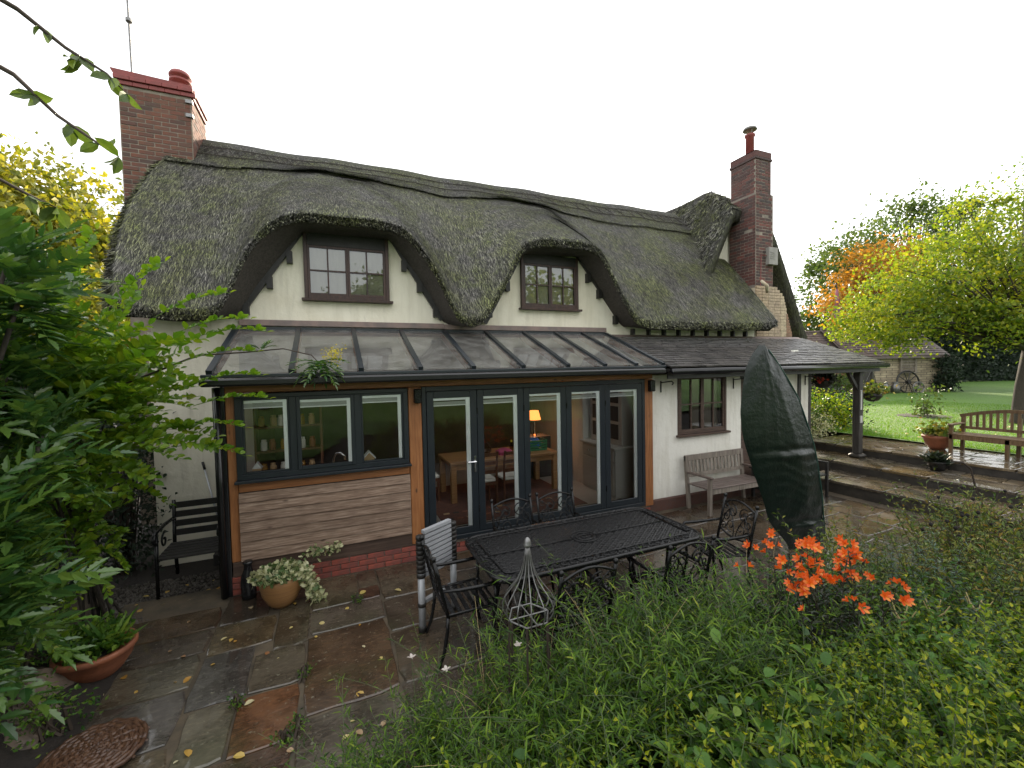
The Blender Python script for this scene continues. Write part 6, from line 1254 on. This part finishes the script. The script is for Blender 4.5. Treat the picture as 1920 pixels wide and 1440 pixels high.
# ---- oval-leaved shrub: arching sprays with paired leaves
def spray_mesh(seed, L_=.75, n=15):
    r_ = np.random.default_rng(seed); m_ = MB(); s_ = np.linspace(0,1,12); path = np.column_stack([.05*np.sin(s_*3+seed), L_*s_, .12*np.sin(s_*2.2)-.06*s_]); m_.tube(path, np.linspace(.004,.0015,12), 4); P, D = [], []
    for k in range(n):
        f = .12+.86*k/n; p_ = np.array([np.interp(f,s_,path[:,j]) for j in range(3)])
        for sx in (-1,1): P.append(p_); D.append((sx*(.9+r_.normal()*.2), .55+r_.normal()*.2, .35+r_.normal()*.25))
    P.append(path[-1]); D.append((0,1,.2)); P, D = np.array(P), np.array(D); X,Y,Z = frames(D, roll=r_.normal(size=(len(D),3))*.45+np.array((0,0,1.))); sz = .092*(.75+.5*r_.random(len(P))); m_.scatter(*LEAF_O, P, X, Y, Z, np.column_stack([sz*.62, sz, sz])); me = m_.mesh('leafy_branch'); me.materials.append(MAT['leaf_oval']); return me
SPM = [spray_mesh(80+k, l_, n_) for k,(l_,n_) in enumerate([(.75,15),(.6,12),(.9,18),(.5,10)])]
ov = thing('oval_leaved_shrub', 'bright green oval-leaved shrub arching towards the garden room corner', 'shrub', (-2.1,5.5,0)); r_ = np.random.default_rng(9); m_ = MB()
for k in range(210):
    c = np.array((-2.05,5.25,2.15)); d = unit(r_.normal(size=3)*np.array((1.0,.7,.8))+np.array((.25,-.35,.12))); p_ = c+d*np.array((.5,.5,.85))*(.25+.7*r_.random())+np.array((-.28,0,.1)); p_[2] = max(p_[2],.95)
    if k < 16: m_.tube([(-2.25+r_.normal()*.12,5.6+r_.normal()*.12,-.1),(c+p_)/2-np.array((.1,0,.35)),p_], [.013,.009,.004], 5)
    dd = unit(d*1.0+np.array((.4,-.1,.12))+r_.normal(size=3)*.3); s_ = (.75+.4*r_.random())*(1 if p_[2] > 2.0 else .75); inst('leafy_branch', SPM[r_.integers(4)], ov, p_, orient(dd, r_.normal()*.5), (s_,s_,s_))
for p_,d in [((-1.45,5.35,3.05),(1,-.1,.15)),((-1.3,5.3,3.0),(1,-.12,.02)),((-1.35,5.2,2.5),(1,-.1,.08)),((-1.3,5.2,2.3),(1,-.1,.02)),((-1.5,5.2,2.1),(1,-.2,-.1)),((-1.6,5.3,3.2),(.9,0,.3)),((-1.4,5.3,2.75),(1,-.1,.08)),((-1.5,5.2,1.9),(.9,-.2,-.2)),((-1.9,5.1,3.2),(.6,-.1,.5)),((-2.1,5.0,3.25),(.3,-.1,.6))]: inst('leafy_branch', SPM[0], ov, p_, orient(d), (.95,.95,.95))
m_.build('stem', 'bark', ov, True)
for k in range(70):
    p_ = np.array((-2.4,5.25,1.35))+r_.normal(size=3)*np.array((.26,.22,.4)); p_[2] = max(p_[2],.5); inst('leafy_branch', SPM[r_.integers(4)], ov, p_, orient(unit(np.array((.3,-.45,-.1))+r_.normal(size=3)*.5), r_.normal()*.5), (.7,.7,.7))
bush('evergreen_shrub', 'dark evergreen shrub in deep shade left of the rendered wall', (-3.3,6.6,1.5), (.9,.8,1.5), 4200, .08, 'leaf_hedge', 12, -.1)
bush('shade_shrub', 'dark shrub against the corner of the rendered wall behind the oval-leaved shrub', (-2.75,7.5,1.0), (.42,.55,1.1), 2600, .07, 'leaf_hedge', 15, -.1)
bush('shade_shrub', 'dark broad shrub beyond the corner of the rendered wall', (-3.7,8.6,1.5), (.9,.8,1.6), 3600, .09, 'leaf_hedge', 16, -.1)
bush('laurel_shrub', 'mid-green shrub rising behind the mahonia at the left', (-3.6,5.6,2.2), (1.0,.8,1.6), 4200, .09, 'leaf_oval', 14, 0)
for k,(x,y,z,rd) in enumerate([(-2.2,4.25,.2,.3),(-2.45,4.75,.3,.25),(-1.95,4.1,.1,.22),(-2.6,5.2,.25,.3),(-2.7,5.9,.2,.35),(-3.0,6.3,.2,.4)]): bush('ground_cover', 'low trailing green plant spilling between the edging rocks', (x,y,z), (rd,rd*.8,.14), 420, .035, 'leaf_pot', 20+k, z-.16, group='trailing plants among the edging rocks', clump=.06)
# weeds in the joints
for k,(x,y) in enumerate([(-.3,3.52),(-.4,3.42),(-.78,3.95),(-.3,4.1),(.2,5.18),(-1.12,3.2)]): bush('joint_weed', 'tiny green weed growing in a joint of the flagstones', (x,y,ZP+.03), (.05,.05,.03), 70, .025, 'leaf_pot', 40+k, ZP-.01, group='weeds in the paving joints', clump=.02)
# overhanging branches, top left
ot = thing('overhanging_tree', 'dark twigs with hanging leaves reaching in over the left of the patio', 'tree', (-3.2,1.0,.3)); m_ = MB(); m_.tube([(-3.2,1.0,.2),(-3.15,1.05,2),(-3.0,1.2,3.8),(-2.6,1.5,4.4)], [.12,.1,.08,.05], 8); m_.build('trunk', 'bark', ot, True)
tw = [[(-2.6,1.5,4.4),(-1.5,1.95,4.12),(-1.02,2.2,3.98),(-.88,2.17,3.86),(-.74,2.11,3.76),(-.67,2.08,3.68)],[(-2.6,1.5,4.4),(-1.5,2.1,3.95),(-1.06,2.24,3.76),(-.93,2.21,3.62),(-.8,2.16,3.52),(-.72,2.12,3.46)],[(-2.6,1.5,4.4),(-1.6,2.2,3.65),(-1.1,2.4,3.36),(-1.02,2.38,3.32)],[(-1.5,1.95,4.12),(-1.0,2.15,4.08),(-.8,2.05,4.02)]]
m_ = MB()
for q in tw: m_.tube(q, np.linspace(.014,.002,len(q)), 5)
m_.build('twig', 'twig', ot, True)
r_ = np.random.default_rng(5); lme = MB(); lme.add(*LEAF_O); lme = lme.mesh('leaf'); lme.materials.append(MAT['leaf_tree'])
for q in tw:
    q = np.array(q)
    for k in range(13):
        f = .5+.5*(r_.integers(4)/3)+r_.normal()*.012; f = min(f,1)*(len(q)-1); i_ = min(int(f),len(q)-2); p_ = q[i_]+(q[i_+1]-q[i_])*(f-i_); s_ = .06+.035*r_.random(); inst('leaf', lme, ot, p_, orient((r_.normal()*.7, r_.normal()*.7, -.7+r_.normal()*.6), r_.random()*6), (s_*.55,s_,s_))

# ------------------------------------------------------------------ the flower bed
def stem_plant(seed, n, h, spread, leafmat_, per, ll, lw, tmpl, stemm='stem_green', bend=.25, up=.35, tips=None, ang=.55):
    """one clump: (stems mesh, leaves mesh)"""
    r_ = np.random.default_rng(seed); ms, ml = MB(), MB(); P, D, S = [], [], []; ends = []
    for k in range(n):
        b = np.array((r_.normal()*.06, r_.normal()*.06, -.04)); hh = h*(.65+.5*r_.random()); d = np.array((r_.normal()*spread, r_.normal()*spread, 1.0)); s_ = np.linspace(0,1,7)
        path = b+np.outer(s_,d*hh)+np.outer(s_**2.2, np.array((r_.normal()*bend, r_.normal()*bend, -.06))*hh); ms.tube(path, np.linspace(.0035,.0012,7), 4, False); ends.append(path[-1])
        for j in range(per):
            f = .18+.82*(j+r_.random())/per; p_ = np.array([np.interp(f,s_,path[:,c]) for c in range(3)]); a = j*2.4+r_.normal()*.3; P.append(p_); D.append((math.cos(a)*ang, math.sin(a)*ang, up+r_.normal()*.25)); S.append((.6+.6*r_.random())*(1.15-.5*f))
    P, D, S = np.array(P), np.array(D), np.array(S); X,Y,Z = frames(D, roll=r_.normal(size=(len(D),3))*.3+np.array((0,0,1.))); ml.scatter(*tmpl, P, X, Y, Z, np.column_stack([lw*S, ll*S, ll*S])); a, b = ms.mesh('stems'), ml.mesh('leaves'); a.materials.append(MAT[stemm]); b.materials.append(MAT[leafmat_]); return a, b, ends
def plant_at(name, lab, cat, grp, vars_, x, y, s_=1.0, extra=None):
    z = float(ground_h(x,y)); t = thing(name, lab, cat, (0,0,0), grp, world=False); v_ = vars_[rng.integers(len(vars_))]
    for nm, me in zip(('stems','leaves'), v_[:2]): o = bpy.data.objects.new(nm, me); col.objects.link(o); o.parent = t
    if extra: extra(t, v_[2])
    t.location = (x,y,z); t.rotation_euler = (rng.normal()*.05, rng.normal()*.05, rng.random()*6.28); t.scale = (s_,s_,s_*(.9+.2*rng.random())); return t
VN = [stem_plant(100+k, 13, .62, .24, 'leaf_narrow', 30, .1, .011, LEAF_L, bend=.4) for k in range(5)]
VS = [stem_plant(120+k, 13, .46, .3, 'leaf_lime', 26, .045, .024, LEAF_F, bend=.25) for k in range(4)]
VA = [stem_plant(140+k, 9, .85, .11, 'leaf_dark', 24, .075, .02, LEAF_F, 'stem_dark', bend=.12) for k in range(3)]
VE = [stem_plant(160+k, 7, .7, .25, 'leaf_euphorbia', 70, .075, .008, LEAF_L, 'stem_dark', bend=.1, up=.15, ang=.8) for k in range(3)]
VB = [stem_plant(180+k, 12, .8, .25, 'leaf_autumn', 22, .075, .024, LEAF_F, 'stem_dark', bend=.2) for k in range(4)]
VG = [stem_plant(200+k, 12, .5, .3, 'leaf_pot', 22, .06, .03, LEAF_F, bend=.25) for k in range(3)]
def in_bed(x, y):
    front = np.interp(x, [-.05,.3,2.0,2.6,4.2,5.2,9.0], [2.6,3.02,3.05,3.12,3.2,3.0,3.0]); return y < front and x > .0+max(0,(1.7-y))*.05 and math.hypot(x,y) > 1.25
def spots(n, x0, x1, y0, y1, mind):
    out = []
    for _ in range(n*40):
        x = x0+(x1-x0)*rng.random(); y = y0+(y1-y0)*rng.random()
        if in_bed(x,y) and all((x-a)**2+(y-b)**2 > mind**2 for a,b in out): out.append((x,y))
        if len(out) >= n: break
    return out
def zone(x, y):
    if math.hypot(x-1.24, y-2.7) < .5: return 'round the wire obelisk'
    if x < 1.0 and y > 1.9: return 'at the flagstone edge of the bed'
    if y > 2.45: return 'along the table side of the bed' if x < 4.4 else 'at the foot of the green cover' if x < 6.6 else 'below the stone steps'
    if 2.6 < x < 4.1 and y > 1.7: return 'among the orange alstroemerias'
    if x > 4.1 and y > 1.5: return 'among the grey-green euphorbias' if x < 6 else 'among the black seed heads'
    return 'on the bank in the front of the bed'
for x,y in [q for q in spots(130, .0, 3.3, 1.3, 3.2, .13) if q[1] > 1.95 or q[0] < 1.0][:110]: plant_at('narrow_leaved_plant', 'wiry clump of narrow green leaves '+zone(x,y), 'plant', 'narrow leaved clumps in the bed', VN, x, y, (float(np.interp(x,[.3,1.0,1.7,2.3],[.8,1.0,1.2,1.27]))+.25*rng.random())*(1 if y > 1.9 else .75))
for x,y in spots(105, .5, 4.9, -.5, 2.05, .14): plant_at('lime_leaved_plant', 'low yellow-lime leafy clump '+zone(x,y), 'plant', 'yellow-lime clumps in the bed', VS, x, y, 1.0+.4*rng.random())
for x,y in spots(46, 3.0, 6.0, .9, 3.0, .2): plant_at('leafy_green_plant', 'mid-green broad-leaved clump '+zone(x,y), 'plant', 'green clumps in the bed', VG, x, y, 1.05+.45*rng.random())
for x,y in spots(44, 4.4, 8.6, 1.2, 3.0, .24): plant_at('autumn_plant', 'russet and brown leafy clump '+zone(x,y), 'plant', 'russet clumps in the bed', VB, x, y, (1.0 if x < 5.4 else 1.12)+.35*rng.random())
for x,y in [(4.9,2.5),(5.2,2.35),(5.5,2.6),(4.7,1.75),(5.05,1.7),(5.35,1.9),(4.75,2.2),(4.2,1.45),(5.9,2.4),(4.3,2.4),(3.75,2.5)]: plant_at('euphorbia_plant', 'grey-green euphorbia with bottle-brush stems right of the orange flowers', 'plant', 'euphorbias in the bed', VE, x, y, 1.0+.25*rng.random())
# alstroemerias with orange-red trumpets
PET = ([(0,0,0),(-.16,.3,.0),(-.34,.68,.1),(-.2,.95,.24),(0,1.05,.34),(.2,.95,.24),(.34,.68,.1),(.16,.3,.0),(0,.5,-.06)], [(0,8,1),(1,8,2),(2,8,3),(3,8,4),(4,8,5),(5,8,6),(6,8,7),(7,8,0)])
fl_ = MB(); D = np.array([(math.cos(k*math.pi/3)*.5, math.sin(k*math.pi/3)*.5, .86) for k in range(6)]); D = unit(D); Zf = unit(np.cross(np.cross(D,np.array((0,0,-1.))),D)); Xf = np.cross(D,Zf)
fl_.scatter(*PET, np.zeros((6,3)), Xf, D, Zf, np.column_stack([np.full(6,.042),np.full(6,.062),np.full(6,.06)])); flme = fl_.mesh('flower', True); flme.materials.append(MAT['petal'])
def add_flowers(t, ends):
    for e in sorted(ends, key=lambda q: -q[2])[:6]:
        for k in range(rng.integers(2,5)):
            a = rng.random()*6.28; d = (math.cos(a)*.8, math.sin(a)*.8, .55); s_ = .44+.28*rng.random(); o = bpy.data.objects.new('flower', flme); col.objects.link(o); o.parent = t; o.location = (e[0]+.03*math.cos(a), e[1]+.03*math.sin(a), e[2]+.01); o.rotation_euler = Vector(d).to_track_quat('Z','Y').to_euler(); o.scale = (s_,s_,s_)
for i,(x,y) in enumerate([(3.32,2.3),(3.45,2.12),(3.62,2.28),(3.7,2.05),(3.9,2.12),(3.55,2.0)]): plant_at('alstroemeria', 'dark-stemmed alstroemeria topped with orange-red trumpet flowers', 'flower', 'orange alstroemerias in the bed', VA, x, y, 1.33, add_flowers)
# black seed heads on bare stems
def seedclump(seed):
    r_ = np.random.default_rng(seed); ms, mh = MB(), MB()
    for k in range(9):
        d = np.array((r_.normal()*.22,r_.normal()*.22,1)); h = .75+.3*r_.random(); ms.tube([(0,0,-.05),d*h*.5+r_.normal(size=3)*.02,d*h], [.003,.0025,.002], 4); mh.lathe([(.006,-.01),(.016,0),(.019,.012),(.013,.026),(.003,.032)], d*h, 8)
    a, b = ms.mesh('stems'), mh.mesh('seed_heads'); a.materials.append(MAT['stem_dark']); b.materials.append(MAT['seed_black']); return a, b, []
VSEED = [seedclump(300+k) for k in range(3)]
for x,y in [(6.3,2.3),(7.0,2.6),(7.4,2.0),(6.6,1.7)]: 
    t = plant_at('seed_head_stems', 'bare stems with round black seed heads near the steps', 'plant', 'black seed heads in the bed', VSEED, x, y, 1.0); t.children[1].name = 'seed_heads'
# dry forked straw stems
for x,y in [(4.35,1.75),(4.6,1.6),(4.1,1.85)]:
    z = float(ground_h(x,y)); t = thing('dry_stalk', 'pale dry forked stalk standing among the euphorbias', 'plant', (x,y,z), 'dry stalks in the bed'); m_ = MB(); m_.tube([(x,y,z-.05),(x+.01,y,z+.45)], [.009,.008], 6)
    for k in range(5): a = k*1.26; m_.tube([(x+.01,y,z+.44),(x+.05*math.cos(a),y+.05*math.sin(a),z+.5),(x+.08*math.cos(a),y+.08*math.sin(a),z+.57)], [.006,.005,.003], 5)
    m_.build('stalk', 'stem_straw', t)
# pale gaura blooms
for x,y,h in [(.42,2.75,.78),(.62,2.6,.72),(1.1,2.5,.8)]:
    z = float(ground_h(x,y)); t = thing('gaura_stem', 'thin stem with a pale pink-white flower at the patio edge of the bed', 'flower', (x,y,z), 'pale flowers in the bed'); m_ = MB(); m_.tube([(x,y,z-.04),(x+.03,y+.05,z+h*.6),(x+.02,y+.12,z+h)], [.003,.002,.0015], 4); m_.build('stem', 'stem_green', t)
    D = unit(np.array([(math.cos(k*1.57),math.sin(k*1.57),.5) for k in range(4)])); X,Y,Z = frames(D, upbias=3); m_ = MB(); m_.scatter(*LEAF_O, np.tile([(x+.02,y+.12,z+h)],(4,1)), X, Y, Z, np.column_stack([np.full(4,.022),np.full(4,.035),np.full(4,.03)])); m_.build('petals', 'petal_white', t)

# more kinds in the bed: broad leaves, dry wisps and a last run of lime along the front
VL = [stem_plant(220+k, 8, .42, .4, 'leaf_pot', 9, .11, .075, LEAF_O, bend=.3, ang=.8, up=.25) for k in range(3)]
VW = [stem_plant(240+k, 7, .95, .2, 'leaf_autumn', 16, .035, .006, LEAF_L, 'stem_straw', bend=.3) for k in range(3)]
for x,y in spots(22, .6, 4.6, 1.0, 2.6, .3): plant_at('broad_leaved_plant', 'small clump of broad rounded green leaves '+zone(x,y), 'plant', 'broad leaved clumps in the bed', VL, x, y, .9+.5*rng.random())
for x,y in spots(11, .8, 4.6, 2.2, 3.1, .3): plant_at('dry_wisp', 'thin dry straw-coloured stems '+zone(x,y), 'plant', 'dry wispy stems in the bed', VW, x, y, .72+.25*rng.random())
for x,y in spots(34, 2.2, 4.6, .7, 1.75, .14): plant_at('lime_leaved_plant', 'low yellow-lime leafy clump '+zone(x,y), 'plant', 'yellow-lime clumps in the bed', VS, x, y, 1.05+.4*rng.random())
